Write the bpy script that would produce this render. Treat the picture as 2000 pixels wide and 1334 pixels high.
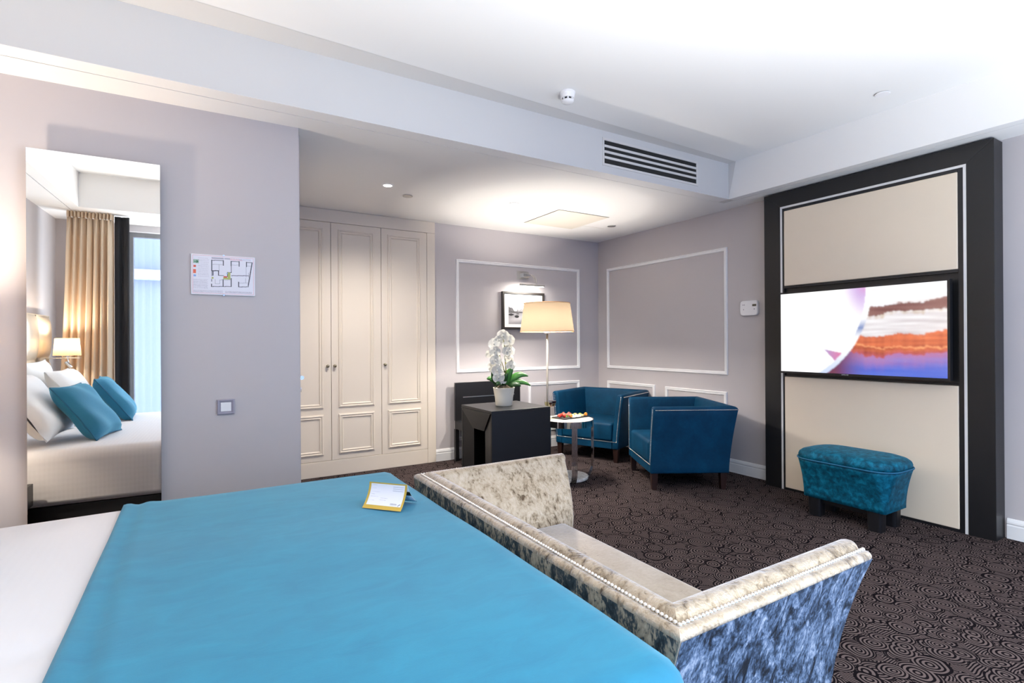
import bpy, math, random
import numpy as np
from mathutils import Matrix, Vector

for o in list(bpy.data.objects):
    bpy.data.objects.remove(o)
scn = bpy.context.scene
COL = scn.collection
rnd = random.Random(7)

# ------------------------------------------------------------------ camera
YAW, PITCH, ROLL = math.radians(31.066), math.radians(0.0727), math.radians(-0.331)
CAM = Vector((0, 0, 1.30))
fw = Vector((math.sin(YAW) * math.cos(PITCH), math.cos(YAW) * math.cos(PITCH), math.sin(PITCH)))
rt = Vector((math.cos(YAW), -math.sin(YAW), 0))
up = rt.cross(fw)
r2 = rt * math.cos(ROLL) + up * math.sin(ROLL)
u2 = up * math.cos(ROLL) - rt * math.sin(ROLL)
cd = bpy.data.cameras.new('camera')
cam = bpy.data.objects.new('camera', cd)
COL.objects.link(cam)
cam.matrix_world = Matrix(((r2.x, u2.x, -fw.x, CAM.x), (r2.y, u2.y, -fw.y, CAM.y), (r2.z, u2.z, -fw.z, CAM.z), (0, 0, 0, 1)))
cd.sensor_fit = 'HORIZONTAL'
cd.sensor_width = 36
cd.lens = 1016.4 / 2000 * 36
cd.clip_start = 0.02
scn.camera = cam

# ------------------------------------------------------------------ world, daylight, exposure
w = bpy.data.worlds.new('sky')
scn.world = w
w.use_nodes = True
bg = w.node_tree.nodes['Background']
bg.inputs[0].default_value = (0.83, 0.91, 1.0, 1)
bg.inputs[1].default_value = 2.6
scn.view_settings.view_transform = 'Standard'
scn.view_settings.look = 'None'
scn.view_settings.gamma = 1.0
scn.view_settings.use_curve_mapping = False
scn.view_settings.exposure = 1.7
scn.cycles.use_denoising = True
scn.cycles.max_bounces = 10
scn.cycles.diffuse_bounces = 6
scn.cycles.glossy_bounces = 5
scn.cycles.transmission_bounces = 8
scn.cycles.transparent_max_bounces = 12
scn.cycles.caustics_reflective = False
scn.cycles.caustics_refractive = False
scn.cycles.sample_clamp_indirect = 6.0


def light(name, kind, loc, power, col, parent=None, **kw):
    d = bpy.data.lights.new(name, kind)
    d.energy = power
    d.color = col
    for k, v in kw.items():
        if k not in ('rot',):
            setattr(d, k, v)
    o = bpy.data.objects.new(name, d)
    COL.objects.link(o)
    o.location = loc
    if 'rot' in kw:
        o.rotation_euler = kw['rot']
    return o


WIN_X0, WIN_X1, WIN_Y, WIN_Z1 = -0.86, 4.36, -0.30, 2.54
# window portal: it only guides samples of the sky through the opening
pl = light('window_portal', 'AREA', ((WIN_X0 + WIN_X1) / 2, WIN_Y - 0.12, WIN_Z1 / 2 + .02), 1, (1, 1, 1), shape='RECTANGLE',
           size=WIN_X1 - WIN_X0, size_y=WIN_Z1 - .04, rot=(math.radians(90), 0, 0))
pl.data.cycles.is_portal = True

# added fill light near the floor, turned up to brighten the tray ceiling
light('ceiling_fill', 'SPOT', (1.35, -0.14, 0.20), 172, (1.0, .955, .90), spot_size=math.radians(120), spot_blend=1.0, shadow_soft_size=.08,
      rot=(math.radians(180), 0, 0))

WARM = (1.0, 0.84, 0.66)
WARM2 = (1.0, 0.88, 0.72)

# ------------------------------------------------------------------ materials
MAT = {}


def srgb(r, g, b):
    f = lambda c: (c / 255 / 12.92) if c <= 10 else ((c / 255 + .055) / 1.055) ** 2.4
    return (f(r), f(g), f(b))


class NT:
    def __init__(s, name):
        s.m = bpy.data.materials.new(name)
        s.m.use_nodes = True
        s.t = s.m.node_tree
        s.p = s.t.nodes['Principled BSDF']
        s.out = s.t.nodes['Material Output']

    def n(s, typ, ins=None, **props):
        nd = s.t.nodes.new(typ)
        for k, v in props.items():
            setattr(nd, k, v)
        for k, v in (ins or {}).items():
            if isinstance(v, bpy.types.NodeSocket):
                s.t.links.new(v, nd.inputs[k])
            else:
                nd.inputs[k].default_value = v
        return nd

    def math(s, op, a, b=None, c=None, clamp=False):
        nd = s.t.nodes.new('ShaderNodeMath')
        nd.operation = op
        nd.use_clamp = clamp
        for i, v in enumerate((a, b, c)):
            if v is None:
                continue
            if isinstance(v, bpy.types.NodeSocket):
                s.t.links.new(v, nd.inputs[i])
            else:
                nd.inputs[i].default_value = v
        return nd.outputs[0]

    def mix(s, f, a, b, mode='MIX'):
        nd = s.t.nodes.new('ShaderNodeMix')
        nd.data_type = 'RGBA'
        nd.blend_type = mode
        for i, v in ((0, f), (6, a), (7, b)):
            if isinstance(v, bpy.types.NodeSocket):
                s.t.links.new(v, nd.inputs[i])
            else:
                nd.inputs[i].default_value = (*v, 1) if isinstance(v, tuple) and len(v) == 3 else v
        return nd.outputs[2]

    def ramp(s, f, stops, interp='LINEAR'):
        nd = s.t.nodes.new('ShaderNodeValToRGB')
        nd.color_ramp.interpolation = interp
        e = nd.color_ramp.elements
        while len(e) < len(stops):
            e.new(0.5)
        for i, (p, c) in enumerate(stops):
            e[i].position = p
            e[i].color = (*c, 1)
        s.t.links.new(f, nd.inputs[0])
        return nd.outputs[0]

    def set(s, key, v):
        if isinstance(v, bpy.types.NodeSocket):
            s.t.links.new(v, s.p.inputs[key])
        else:
            s.p.inputs[key].default_value = (*v, 1) if isinstance(v, tuple) and len(v) == 3 else v

    def bump(s, h, strength=.3, dist=.01):
        b = s.n('ShaderNodeBump', {'Height': h, 'Strength': strength, 'Distance': dist})
        s.t.links.new(b.outputs[0], s.p.inputs['Normal'])

    def coord(s, kind='Object', scale=(1, 1, 1)):
        tc = s.n('ShaderNodeTexCoord')
        mp = s.n('ShaderNodeMapping', {'Vector': tc.outputs[kind], 'Scale': scale})
        return mp.outputs[0]

    def noise(s, vec, scale, detail=3, rough=.5, dist=0):
        return s.n('ShaderNodeTexNoise', {'Vector': vec, 'Scale': scale, 'Detail': detail, 'Roughness': rough, 'Distortion': dist}).outputs[0]


def plain(name, col, rough=.5, metal=0, bump=None, var=0, spec=.5, **kw):
    t = NT(name)
    t.set('Roughness', rough)
    t.set('Metallic', metal)
    t.set('Specular IOR Level', spec)
    if var:
        v = t.coord()
        f = t.noise(v, kw.get('vscale', 6), 4)
        c = t.mix(f, tuple(x * (1 - var) for x in col), tuple(min(1, x * (1 + var)) for x in col))
        t.set('Base Color', c)
    else:
        t.set('Base Color', col)
    if bump:
        v = t.coord(scale=kw.get('bscale', (1, 1, 1)))
        t.bump(t.noise(v, bump[0], 4), bump[1], bump[2])
    if 'sheen' in kw:
        t.set('Sheen Weight', kw['sheen'])
        t.set('Sheen Roughness', .4)
        if 'sheen_tint' in kw:
            t.set('Sheen Tint', kw['sheen_tint'])
    if 'coat' in kw:
        t.set('Coat Weight', kw['coat'])
        t.set('Coat Roughness', .15)
    MAT[name] = t.m
    return t.m


def emit(name, col, strength):
    t = NT(name)
    t.set('Base Color', (0, 0, 0))
    t.set('Emission Color', col)
    t.set('Emission Strength', strength)
    MAT[name] = t.m
    return t.m


plain('wall_paint', srgb(193, 187, 188), .75, bump=(180, .06, .002), spec=.3)
plain('ceiling_paint', srgb(238, 237, 236), .8, bump=(150, .04, .002), spec=.3)
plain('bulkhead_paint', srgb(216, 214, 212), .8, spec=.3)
plain('trim_white', srgb(238, 237, 237), .4)
plain('wardrobe_cream', srgb(222, 211, 197), .5, bump=(260, .05, .001), bscale=(4, 1, 1))
plain('black_wood', srgb(19, 19, 22), .42, bump=(60, .25, .001), bscale=(1, 1, 14), var=.2)
plain('black_wood_flat', srgb(22, 21, 23), .36, bump=(60, .25, .001), bscale=(14, 1, 1), var=.2)
plain('black_satin', srgb(24, 24, 27), .35)
plain('panel_leather', srgb(234, 218, 196), .6, bump=(220, .12, .001), var=.02)
plain('strip_white', srgb(226, 224, 222), .3)
plain('chrome', (.80, .80, .81), .08, 1)
plain('brushed_steel', (.62, .60, .57), .3, 1)
plain('bronze', (.30, .22, .13), .35, 1)
plain('dark_leg', srgb(46, 28, 24), .35, var=.2)
plain('sheet_white', srgb(240, 239, 240), .8, bump=(40, .12, .004), sheen=.2)
plain('pillow_white', srgb(238, 237, 236), .85, bump=(9, .35, .02))
plain('cushion_teal', srgb(22, 112, 148), .7, bump=(60, .2, .004), var=.12, vscale=9, sheen=.7, sheen_tint=(.3, .7, .85, 1))
plain('headboard_satin', srgb(206, 194, 176), .35, .15)
plain('curtain_cream', srgb(226, 205, 180), .75, bump=(300, .1, .001), sheen=.2)
plain('curtain_black', srgb(38, 38, 42), .85)
plain('ceramic_cream', srgb(232, 226, 210), .3)
plain('soil', srgb(92, 82, 66), .95, bump=(60, .9, .02), var=.4, vscale=60)
plain('leaf_green', srgb(62, 120, 48), .35, var=.35, vscale=12)
plain('leaf_dark', srgb(38, 74, 36), .35, var=.3, vscale=12)
plain('stem_green', srgb(122, 122, 48), .5, var=.2, vscale=20)
plain('plastic_white', srgb(236, 235, 237), .35)
plain('switch_grey', srgb(150, 146, 160), .35)
plain('lcd', srgb(96, 92, 78), .2)
plain('vent_black', srgb(20, 20, 21), .6)
plain('vent_frame', srgb(222, 218, 214), .45)
plain('slate', srgb(52, 50, 52), .6, bump=(60, .2, .003))
plain('tomato_red', srgb(206, 44, 24), .2, coat=.5)
plain('tomato_orange', srgb(236, 140, 40), .2, coat=.5)
plain('ham', srgb(196, 110, 92), .5, var=.3, vscale=40)
plain('cheese_white', srgb(245, 240, 222), .5, bump=(30, .3, .01))
plain('cheese_yellow', srgb(240, 215, 150), .5)
plain('herb', srgb(110, 150, 50), .5, var=.3, vscale=30)
plain('knob_antique', (.32, .28, .20), .3, 1)
plain('card_gold', srgb(200, 168, 62), .45)
plain('card_dark', srgb(70, 58, 30), .5)
plain('card_white', srgb(236, 236, 242), .5)
plain('frame_dark', srgb(52, 47, 44), .35)
plain('mat_white', srgb(244, 243, 240), .7)
plain('nail_pewter', (.82, .80, .76), .18, 1)
plain('piping_teal', srgb(16, 96, 130), .6)
plain('facade', srgb(82, 96, 124), .8)
plain('facade_frame', srgb(130, 144, 172), .6)
plain('facade_glass', srgb(90, 110, 140), .1)
plain('window_frame', srgb(60, 60, 64), .4)
plain('groove_dark', srgb(70, 66, 66), .9)
plain('lamp_metal', srgb(150, 144, 136), .35, .6)
plain('hatch_white', srgb(222, 215, 203), .7)
emit('lamp_lit', (1, .93, .82), 4)


def velvet(name, dark, light, hi, sc=5, sheen=1.0):
    t = NT(name)
    v = t.coord()
    n1 = t.noise(v, sc, 4, .6, .4)
    n2 = t.noise(v, sc * 9, 2, .5)
    f = t.math('ADD', t.math('MULTIPLY', n1, .8), t.math('MULTIPLY', n2, .2))
    c = t.ramp(f, [(.3, dark), (.5, light), (.75, hi)])
    t.set('Base Color', c)
    t.set('Roughness', .6)
    t.set('Sheen Weight', sheen)
    t.set('Sheen Roughness', .35)
    t.set('Sheen Tint', (*hi, 1))
    t.set('Specular IOR Level', .2)
    t.bump(n2, .15, .004)
    MAT[name] = t.m


velvet('velvet_blue', srgb(0, 50, 78), srgb(0, 58, 88), srgb(0, 70, 104), 5, .3)
velvet('velvet_teal', srgb(0, 38, 52), srgb(0, 84, 108), srgb(18, 132, 164), 26, .3)


def crushed(name, sc1=10, bstr=.55, lo=.425):
    # crushed silver-champagne velvet: the pile lies in patches, so it shines or goes dark with direction
    t = NT(name)
    tc = t.n('ShaderNodeTexCoord')
    v = t.n('ShaderNodeMapping', {'Vector': tc.outputs['Object'], 'Rotation': (.5, .4, .3), 'Scale': (1.5, 1.5, .75)}).outputs[0]
    n1 = t.noise(v, sc1, 5, .65, 1.2)
    n2 = t.noise(v, 55, 4, .6, .6)
    n3 = t.noise(v, 3.0, 2, .5)
    f = t.math('ADD', t.math('MULTIPLY', n1, .62), t.math('MULTIPLY', n2, .38))
    f = t.math('ADD', f, t.math('MULTIPLY', t.math('SUBTRACT', n3, .5), .25))
    c = t.ramp(f, [(lo - .07, srgb(84, 66, 46)), (lo, srgb(146, 130, 108)), (lo + .06, srgb(176, 160, 138)), (.68, srgb(198, 185, 168))])
    t.set('Base Color', c)
    t.set('Metallic', .55)
    t.set('Roughness', .5)
    t.set('Sheen Weight', 1.0)
    t.set('Sheen Roughness', .35)
    t.set('Sheen Tint', (.90, .92, 1.0, 1))
    t.bump(f, bstr, .02)
    MAT[name] = t.m


crushed('velvet_crushed', lo=.435)
crushed('velvet_smooth', 6, .2, .33)


def crushed_shaded(name, stops):
    # outer faces of the same velvet: shade and blue daylight painted in, pale streaks
    t = NT('velvet_shaded_blue')
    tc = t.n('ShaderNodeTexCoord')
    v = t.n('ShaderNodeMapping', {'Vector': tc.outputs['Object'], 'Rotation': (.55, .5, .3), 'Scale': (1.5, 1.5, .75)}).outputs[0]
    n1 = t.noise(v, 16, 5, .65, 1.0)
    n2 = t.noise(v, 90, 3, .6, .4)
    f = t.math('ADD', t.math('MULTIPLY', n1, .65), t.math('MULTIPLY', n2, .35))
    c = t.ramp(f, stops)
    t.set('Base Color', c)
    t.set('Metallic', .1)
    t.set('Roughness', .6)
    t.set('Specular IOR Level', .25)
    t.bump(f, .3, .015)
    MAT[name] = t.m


crushed_shaded('velvet_shaded_blue', [(.39, srgb(26, 33, 43)), (.475, srgb(58, 75, 97)), (.55, srgb(106, 127, 155)), (.67, srgb(188, 198, 214))])
crushed_shaded('velvet_shaded_cream', [(.40, srgb(40, 46, 50)), (.49, srgb(66, 74, 78)), (.535, srgb(150, 138, 120)), (.68, srgb(196, 180, 158))])


def sheer():
    t = NT('sheer_voile')
    tr = t.n('ShaderNodeBsdfTransparent', {'Color': (1, 1, 1, 1)})
    tl = t.n('ShaderNodeBsdfTranslucent', {'Color': (.55, .54, .54, 1)})
    df = t.n('ShaderNodeBsdfDiffuse', {'Color': (.95, .93, .92, 1)})
    a = t.n('ShaderNodeMixShader', {0: .5, 1: tl.outputs[0], 2: df.outputs[0]})
    b = t.n('ShaderNodeMixShader', {0: .22, 1: tr.outputs[0], 2: a.outputs[0]})
    t.t.links.new(b.outputs[0], t.out.inputs[0])
    MAT['sheer_voile'] = t.m


sheer()


def shade(name, col):
    t = NT(name)
    v = t.coord(scale=(1, 1, 40))
    n = t.noise(v, 14, 3)
    c = t.mix(n, tuple(x * .93 for x in col), col)
    tl = t.n('ShaderNodeBsdfTranslucent', {'Color': c})
    df = t.n('ShaderNodeBsdfDiffuse', {'Color': c})
    a = t.n('ShaderNodeMixShader', {0: .55, 1: tl.outputs[0], 2: df.outputs[0]})
    t.t.links.new(a.outputs[0], t.out.inputs[0])
    MAT[name] = t.m


shade('shade_linen', srgb(88, 77, 64))
shade('shade_lined', srgb(150, 132, 108))
plain('shade_trim', srgb(176, 132, 92), .7)


def glassy(name, tint, trans=.9):
    t = NT(name)
    tr = t.n('ShaderNodeBsdfTransparent', {'Color': (*tint, 1)})
    gl = t.n('ShaderNodeBsdfGlossy', {'Color': (1, 1, 1, 1), 'Roughness': .02})
    fr = t.n('ShaderNodeFresnel', {'IOR': 1.5})
    geo = t.n('ShaderNodeNewGeometry')
    f = t.math('MULTIPLY', fr.outputs[0], t.math('SUBTRACT', 1.0, geo.outputs['Backfacing']), clamp=True)
    b = t.n('ShaderNodeMixShader', {0: f, 1: tr.outputs[0], 2: gl.outputs[0]})
    t.t.links.new(b.outputs[0], t.out.inputs[0])
    MAT[name] = t.m


glassy('pane_glass', (.97, .98, .98))
glassy('wine_glass', (.985, .99, .99))
glassy('white_wine', (.97, .93, .66))
plain('red_wine', srgb(38, 8, 14), .1)


def mirror_mat():
    t = NT('mirror_silver')
    gl = t.n('ShaderNodeBsdfGlossy', {'Color': (.96, .97, .97, 1), 'Roughness': 0.0})
    t.t.links.new(gl.outputs[0], t.out.inputs[0])
    MAT['mirror_silver'] = t.m


mirror_mat()


def marble():
    t = NT('marble_white')
    v = t.coord()
    n = t.noise(v, 7, 6, .6, 1.5)
    c = t.ramp(n, [(.42, srgb(236, 231, 222)), (.5, srgb(200, 192, 182)), (.56, srgb(238, 234, 226))])
    t.set('Base Color', c)
    t.set('Roughness', .2)
    MAT['marble_white'] = t.m


marble()


def bedspread():
    t = NT('bedspread_white')
    v = t.coord()
    wv = t.n('ShaderNodeTexWave', {'Vector': v, 'Scale': 9.0, 'Distortion': 1.2, 'Detail': 2.0}, wave_type='BANDS', bands_direction='Z')
    wy = t.n('ShaderNodeTexWave', {'Vector': v, 'Scale': 14.0, 'Distortion': .8}, wave_type='BANDS', bands_direction='X')
    h = t.math('ADD', t.math('MULTIPLY', wv.outputs[1], .6), t.math('MULTIPLY', wy.outputs[1], .4))
    t.set('Base Color', srgb(216, 215, 218))
    t.set('Roughness', .75)
    t.set('Sheen Weight', .15)
    t.bump(h, .05, .01)
    MAT['bedspread_white'] = t.m


bedspread()


def throw_mat():
    t = NT('throw_turquoise')
    v = t.coord()
    weave = t.noise(t.coord(scale=(1, 7, 1)), 140, 3)
    rub = t.noise(t.coord(scale=(1, 2.2, 1)), 7, 5, .6, .8)
    soft = t.noise(v, 2.2, 2)
    f = t.math('ADD', t.math('MULTIPLY', rub, .6), t.math('MULTIPLY', soft, .4))
    t.set('Base Color', t.ramp(f, [(.36, srgb(16, 106, 138)), (.62, srgb(22, 120, 151))]))
    t.set('Roughness', .8)
    t.set('Sheen Weight', .35)
    t.set('Sheen Tint', (.5, .8, .95, 1))
    t.bump(t.math('ADD', t.math('MULTIPLY', weave, .35), rub), .3, .0022)
    MAT['throw_turquoise'] = t.m


throw_mat()


def carpet():
    t = NT('carpet_swirl')
    tc = t.n('ShaderNodeTexCoord')
    base = tc.outputs['Object']
    wob = t.n('ShaderNodeTexNoise', {'Vector': base, 'Scale': 9.0, 'Detail': 1.0})
    sub = t.n('ShaderNodeVectorMath', {0: wob.outputs[1], 1: (.5, .5, .5)}, operation='SUBTRACT')
    scl = t.n('ShaderNodeVectorMath', {0: sub.outputs[0], 'Scale': .035}, operation='SCALE')
    vec = t.n('ShaderNodeVectorMath', {0: base, 1: scl.outputs[0]}, operation='ADD').outputs[0]

    def rings(d, pitch):           # bright/dark rings from a distance in metres
        s = t.math('SINE', t.math('DIVIDE', t.math('MULTIPLY', d, 6.2832), pitch))
        return t.math('MULTIPLY_ADD', s, 2.0, .62, clamp=True)

    # background: warped stripes running in patches
    vb = t.n('ShaderNodeTexVoronoi', {'Vector': vec, 'Scale': 5.0}, voronoi_dimensions='2D', distance='CHEBYCHEV')
    val = rings(t.math('DIVIDE', vb.outputs['Distance'], 5.0), .0100)
    edge_all = None
    for sc, off, rmin, rmax in ((7.5, (.37, .11, 0), .22, .50), (9.5, (.0, .53, 0), .20, .55), (8.0, (.71, .29, 0), .30, .62)):
        p = t.n('ShaderNodeVectorMath', {0: vec, 1: off}, operation='ADD').outputs[0]
        vo = t.n('ShaderNodeTexVoronoi', {'Vector': p, 'Scale': sc, 'Randomness': .9}, voronoi_dimensions='2D')
        sep = t.n('ShaderNodeSeparateColor', {0: vo.outputs['Color']})
        r = t.math('MULTIPLY_ADD', sep.outputs[0], rmax - rmin, rmin)
        d = vo.outputs['Distance']
        rg = rings(t.math('DIVIDE', d, sc), t.math('MULTIPLY_ADD', sep.outputs[1], .006, .0125))
        inside = t.math('LESS_THAN', d, r)
        rim = t.math('LESS_THAN', t.math('ABSOLUTE', t.math('SUBTRACT', d, r)), .022)
        rg = t.math('MULTIPLY', rg, t.math('SUBTRACT', 1.0, rim))
        inside = t.math('MAXIMUM', inside, rim)
        nd = t.n('ShaderNodeMix', {0: inside, 2: val, 3: rg})
        val = nd.outputs[0]
    big = t.noise(base, 3.0, 2)
    lightc = t.mix(big, srgb(86, 75, 74), srgb(100, 87, 85))
    c = t.mix(val, srgb(21, 18, 21), lightc)
    t.set('Base Color', c)
    t.set('Roughness', .95)
    t.set('Specular IOR Level', 0.0)
    n = t.noise(base, 600, 2)
    t.bump(t.math('ADD', n, t.math('MULTIPLY', val, .6)), .35, .003)
    MAT['carpet_swirl'] = t.m


carpet()


def orchid_mat():
    t = NT('orchid_white')
    tl = t.n('ShaderNodeBsdfTranslucent', {'Color': (.80, .78, .72, 1)})
    df = t.n('ShaderNodeBsdfDiffuse', {'Color': (.80, .79, .74, 1)})
    a = t.n('ShaderNodeMixShader', {0: .7, 1: tl.outputs[0], 2: df.outputs[0]})
    t.t.links.new(a.outputs[0], t.out.inputs[0])
    MAT['orchid_white'] = t.m


orchid_mat()


def print_mat(name, emission=0.0, rough=.4):
    t = NT(name)
    a = t.n('ShaderNodeAttribute', attribute_name='ink')
    if emission:
        t.set('Base Color', (.01, .01, .01))
        t.t.links.new(a.outputs['Color'], t.p.inputs['Emission Color'])
        t.set('Emission Strength', emission)
    else:
        t.t.links.new(a.outputs['Color'], t.p.inputs['Base Color'])
    t.set('Roughness', rough)
    MAT[name] = t.m


print_mat('print_paper')
print_mat('screen_picture', .35, .2)

# ------------------------------------------------------------------ mesh helpers
ROOTM = {}


class MB:
    def __init__(s):
        s.v, s.f = [], []

    def add(s, vs, fs):
        b = len(s.v)
        s.v += [tuple(p) for p in vs]
        s.f += [tuple(b + i for i in f) for f in fs]
        return s

    def box(s, x0, y0, z0, x1, y1, z1):
        return s.add([(x0, y0, z0), (x1, y0, z0), (x1, y1, z0), (x0, y1, z0), (x0, y0, z1), (x1, y0, z1), (x1, y1, z1), (x0, y1, z1)],
                     [(0, 3, 2, 1), (4, 5, 6, 7), (0, 1, 5, 4), (1, 2, 6, 5), (2, 3, 7, 6), (3, 0, 4, 7)])

    def loft(s, rings, cap0=True, cap1=True, closed=True):
        n = len(rings[0])
        vs = [p for r in rings for p in r]
        fs = []
        for i in range(len(rings) - 1):
            for j in range(n if closed else n - 1):
                a, b = i * n + j, i * n + (j + 1) % n
                fs.append((a, b, b + n, a + n))
        if cap0:
            fs.append(tuple(reversed(range(n))))
        if cap1:
            fs.append(tuple(range((len(rings) - 1) * n, len(rings) * n)))
        return s.add(vs, fs)

    def lathe(s, cx, cy, prof, n=24, cap0=True, cap1=True):
        return s.loft([[(cx + r * math.cos(2 * math.pi * k / n), cy + r * math.sin(2 * math.pi * k / n), z) for k in range(n)] for r, z in prof], cap0, cap1)

    def tube(s, pts, r, n=8, cap=True):
        pts = [Vector(p) for p in pts]
        rings = []
        for i, p in enumerate(pts):
            d = (pts[min(i + 1, len(pts) - 1)] - pts[max(i - 1, 0)]).normalized()
            a = d.cross(Vector((0, 0, 1)))
            if a.length < 1e-3:
                a = d.cross(Vector((0, 1, 0)))
            a.normalize()
            b = a.cross(d)
            rr = r[i] if isinstance(r, (list, tuple)) else r
            rings.append([p + (a * math.cos(2 * math.pi * k / n) - b * math.sin(2 * math.pi * k / n)) * rr for k in range(n)])
        return s.loft(rings, cap, cap)

    def sphere(s, c, r, n=10, m=6, sx=1, sy=1, sz=1):
        rings = []
        for i in range(m + 1):
            a = math.pi * (i / m) - math.pi / 2
            a = max(min(a, math.pi / 2 - .02), -math.pi / 2 + .02)
            rings.append([(c[0] + sx * r * math.cos(a) * math.cos(2 * math.pi * k / n), c[1] + sy * r * math.cos(a) * math.sin(2 * math.pi * k / n), c[2] + sz * r * math.sin(a)) for k in range(n)])
        return s.loft(rings)

    def grid(s, fn, nu, nv):
        vs = [fn(i / nu, j / nv) for j in range(nv + 1) for i in range(nu + 1)]
        fs = [(j * (nu + 1) + i, j * (nu + 1) + i + 1, (j + 1) * (nu + 1) + i + 1, (j + 1) * (nu + 1) + i) for j in range(nv) for i in range(nu)]
        return s.add(vs, fs)

    def frame(s, O, U, V, N, u0, v0, u1, v1, prof):
        # rectangular moulding, mitred corners; prof = [(inset, out)]
        O, U, V, N = map(Vector, (O, U, V, N))
        rings = []
        for d, h in prof:
            rings.append([O + U * a + V * b + N * h for a, b in ((u0 + d, v0 + d), (u1 - d, v0 + d), (u1 - d, v1 - d), (u0 + d, v1 - d))])
        return s.loft(rings, False, False)

    def build(s, name, mat, parent=None, smooth=False, bevel=0, seg=2, local=False, kind=None, sub=0, solid=0, label=None, origin=None):
        me = bpy.data.meshes.new(name)
        o = bpy.data.objects.new(name, me)
        COL.objects.link(o)
        vs = [Vector(p) for p in s.v]
        if parent is not None:
            if not local:
                inv = ROOTM[parent.name].inverted()
                vs = [inv @ p for p in vs]
            o.parent = parent
            ROOTM[o.name] = ROOTM[parent.name]
        elif origin is not None:
            vs = [p - Vector(origin) for p in vs]
            o.location = origin
            ROOTM[o.name] = Matrix.Translation(origin)
        else:
            ROOTM[o.name] = Matrix.Identity(4)
        me.from_pydata([tuple(p) for p in vs], [], s.f)
        me.validate()
        me.update()
        me.materials.append(MAT[mat])
        if smooth:
            me.polygons.foreach_set('use_smooth', [True] * len(me.polygons))
        if bevel:
            b = o.modifiers.new('bevel', 'BEVEL')
            b.width = bevel
            b.segments = seg
            b.limit_method = 'ANGLE'
            b.angle_limit = math.radians(40)
            b.harden_normals = False
        if solid:
            b = o.modifiers.new('solid', 'SOLIDIFY')
            b.thickness = solid
            b.offset = -1
        if sub:
            b = o.modifiers.new('sub', 'SUBSURF')
            b.levels = b.render_levels = sub
        if kind:
            o['kind'] = kind
        if label:
            o['label'] = label
        return o


def fixnormals(o):
    import bmesh
    bm = bmesh.new()
    bm.from_mesh(o.data)
    bmesh.ops.recalc_face_normals(bm, faces=bm.faces)
    bm.to_mesh(o.data)
    bm.free()
    return o


def thing(name, label, cat, loc=(0, 0, 0), rot=0, group=None):
    o = bpy.data.objects.new(name, None)
    o.empty_display_size = .1
    COL.objects.link(o)
    o.location = loc
    o.rotation_euler = (0, 0, rot)
    o['label'] = label
    o['category'] = cat
    if group:
        o['group'] = group
    ROOTM[o.name] = Matrix.Translation(loc) @ Matrix.Rotation(rot, 4, 'Z')
    return o


def tag(o, label, cat, group=None):
    o['label'] = label
    o['category'] = cat
    if group:
        o['group'] = group
    return o


def dup(root, loc, rot, label):
    r = root.copy()
    COL.objects.link(r)
    r.location = loc
    r.rotation_euler = (0, 0, rot)
    r['label'] = label
    for ch in list(root.children):
        c = ch.copy()
        COL.objects.link(c)
        c.parent = r
        for g in list(ch.children):
            d = g.copy()
            COL.objects.link(d)
            d.parent = c
    return r


def struct(mb, name, mat, **kw):
    return mb.build(name, mat, kind='structure', **kw)


def raster(name, parent, O, U, V, arr, mat, local=False):
    """flat print: arr[row from top][col] of linear rgb on a dense quad grid, O = lower left corner"""
    h, wd = arr.shape[:2]
    O, U, V = Vector(O), Vector(U), Vector(V)
    mb = MB()
    mb.grid(lambda a, b: O + U * a + V * b, wd - 1, h - 1)
    o = mb.build(name, mat, parent, local=local)
    att = o.data.color_attributes.new('ink', 'FLOAT_COLOR', 'POINT')
    c = np.ones((h, wd, 4), dtype=np.float32)
    c[:, :, :3] = arr[::-1]
    att.data.foreach_set('color', c.ravel())
    return o


def lin(r, g, b):
    return np.array(srgb(r, g, b))


def rrect(cx, cy, hx, hy, r, n=6, z=0):
    r = min(r, hx - 1e-4, hy - 1e-4)
    pts = []
    for sx, sy, a0 in ((1, 1, 0), (-1, 1, 90), (-1, -1, 180), (1, -1, 270)):
        for k in range(n + 1):
            a = math.radians(a0 + 90 * k / n)
            pts.append((cx + sx * (hx - r) + r * math.cos(a), cy + sy * (hy - r) + r * math.sin(a), z))
    return pts


# ------------------------------------------------------------------ room shell
ZC, ZT = 2.612, 2.94              # soffit, tray ceiling
XL, XR, YB = -1.46, 4.535, 5.31   # headboard wall, television wall, picture wall
YW = WIN_Y
TX0, TX1, TY0, TY1 = -1.13, 4.213, 0.38, 3.088
T = .12
struct(MB().box(XL - T, YW - T, -.1, XR + T, YB + T, 0), 'floor', 'carpet_swirl')
struct(MB().box(XL - T, YB, 0, XR + T, YB + T, ZT + .1), 'wall_back', 'wall_paint')
struct(MB().box(XR, YW - T, 0, XR + T, YB, ZT + .1), 'wall_right', 'wall_paint')
struct(MB().box(XL - T, YW - T, 0, XL, YB, ZT + .1), 'wall_left', 'wall_paint')
# window wall with its opening
mb = MB()
mb.box(XL, YW - T, 0, WIN_X0, YW, ZT + .1)
mb.box(WIN_X1, YW - T, 0, XR, YW, ZT + .1)
mb.box(WIN_X0, YW - T, WIN_Z1, WIN_X1, YW, ZT + .1)
struct(mb, 'wall_front', 'wall_paint')
# partition wall carrying the mirror, turned by a degree and a half; door wall of the lobby behind it
A = math.radians(1.5)
PT = Vector((math.cos(A), -math.sin(A), 0))
PN = Vector((-math.sin(A), -math.cos(A), 0))
P0 = Vector((.527, 3.381, 0))
EX = Vector((0, 1, 0))


def pw(u, z, off=0):
    return P0 + PT * u + PN * off + Vector((0, 0, z))


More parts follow.
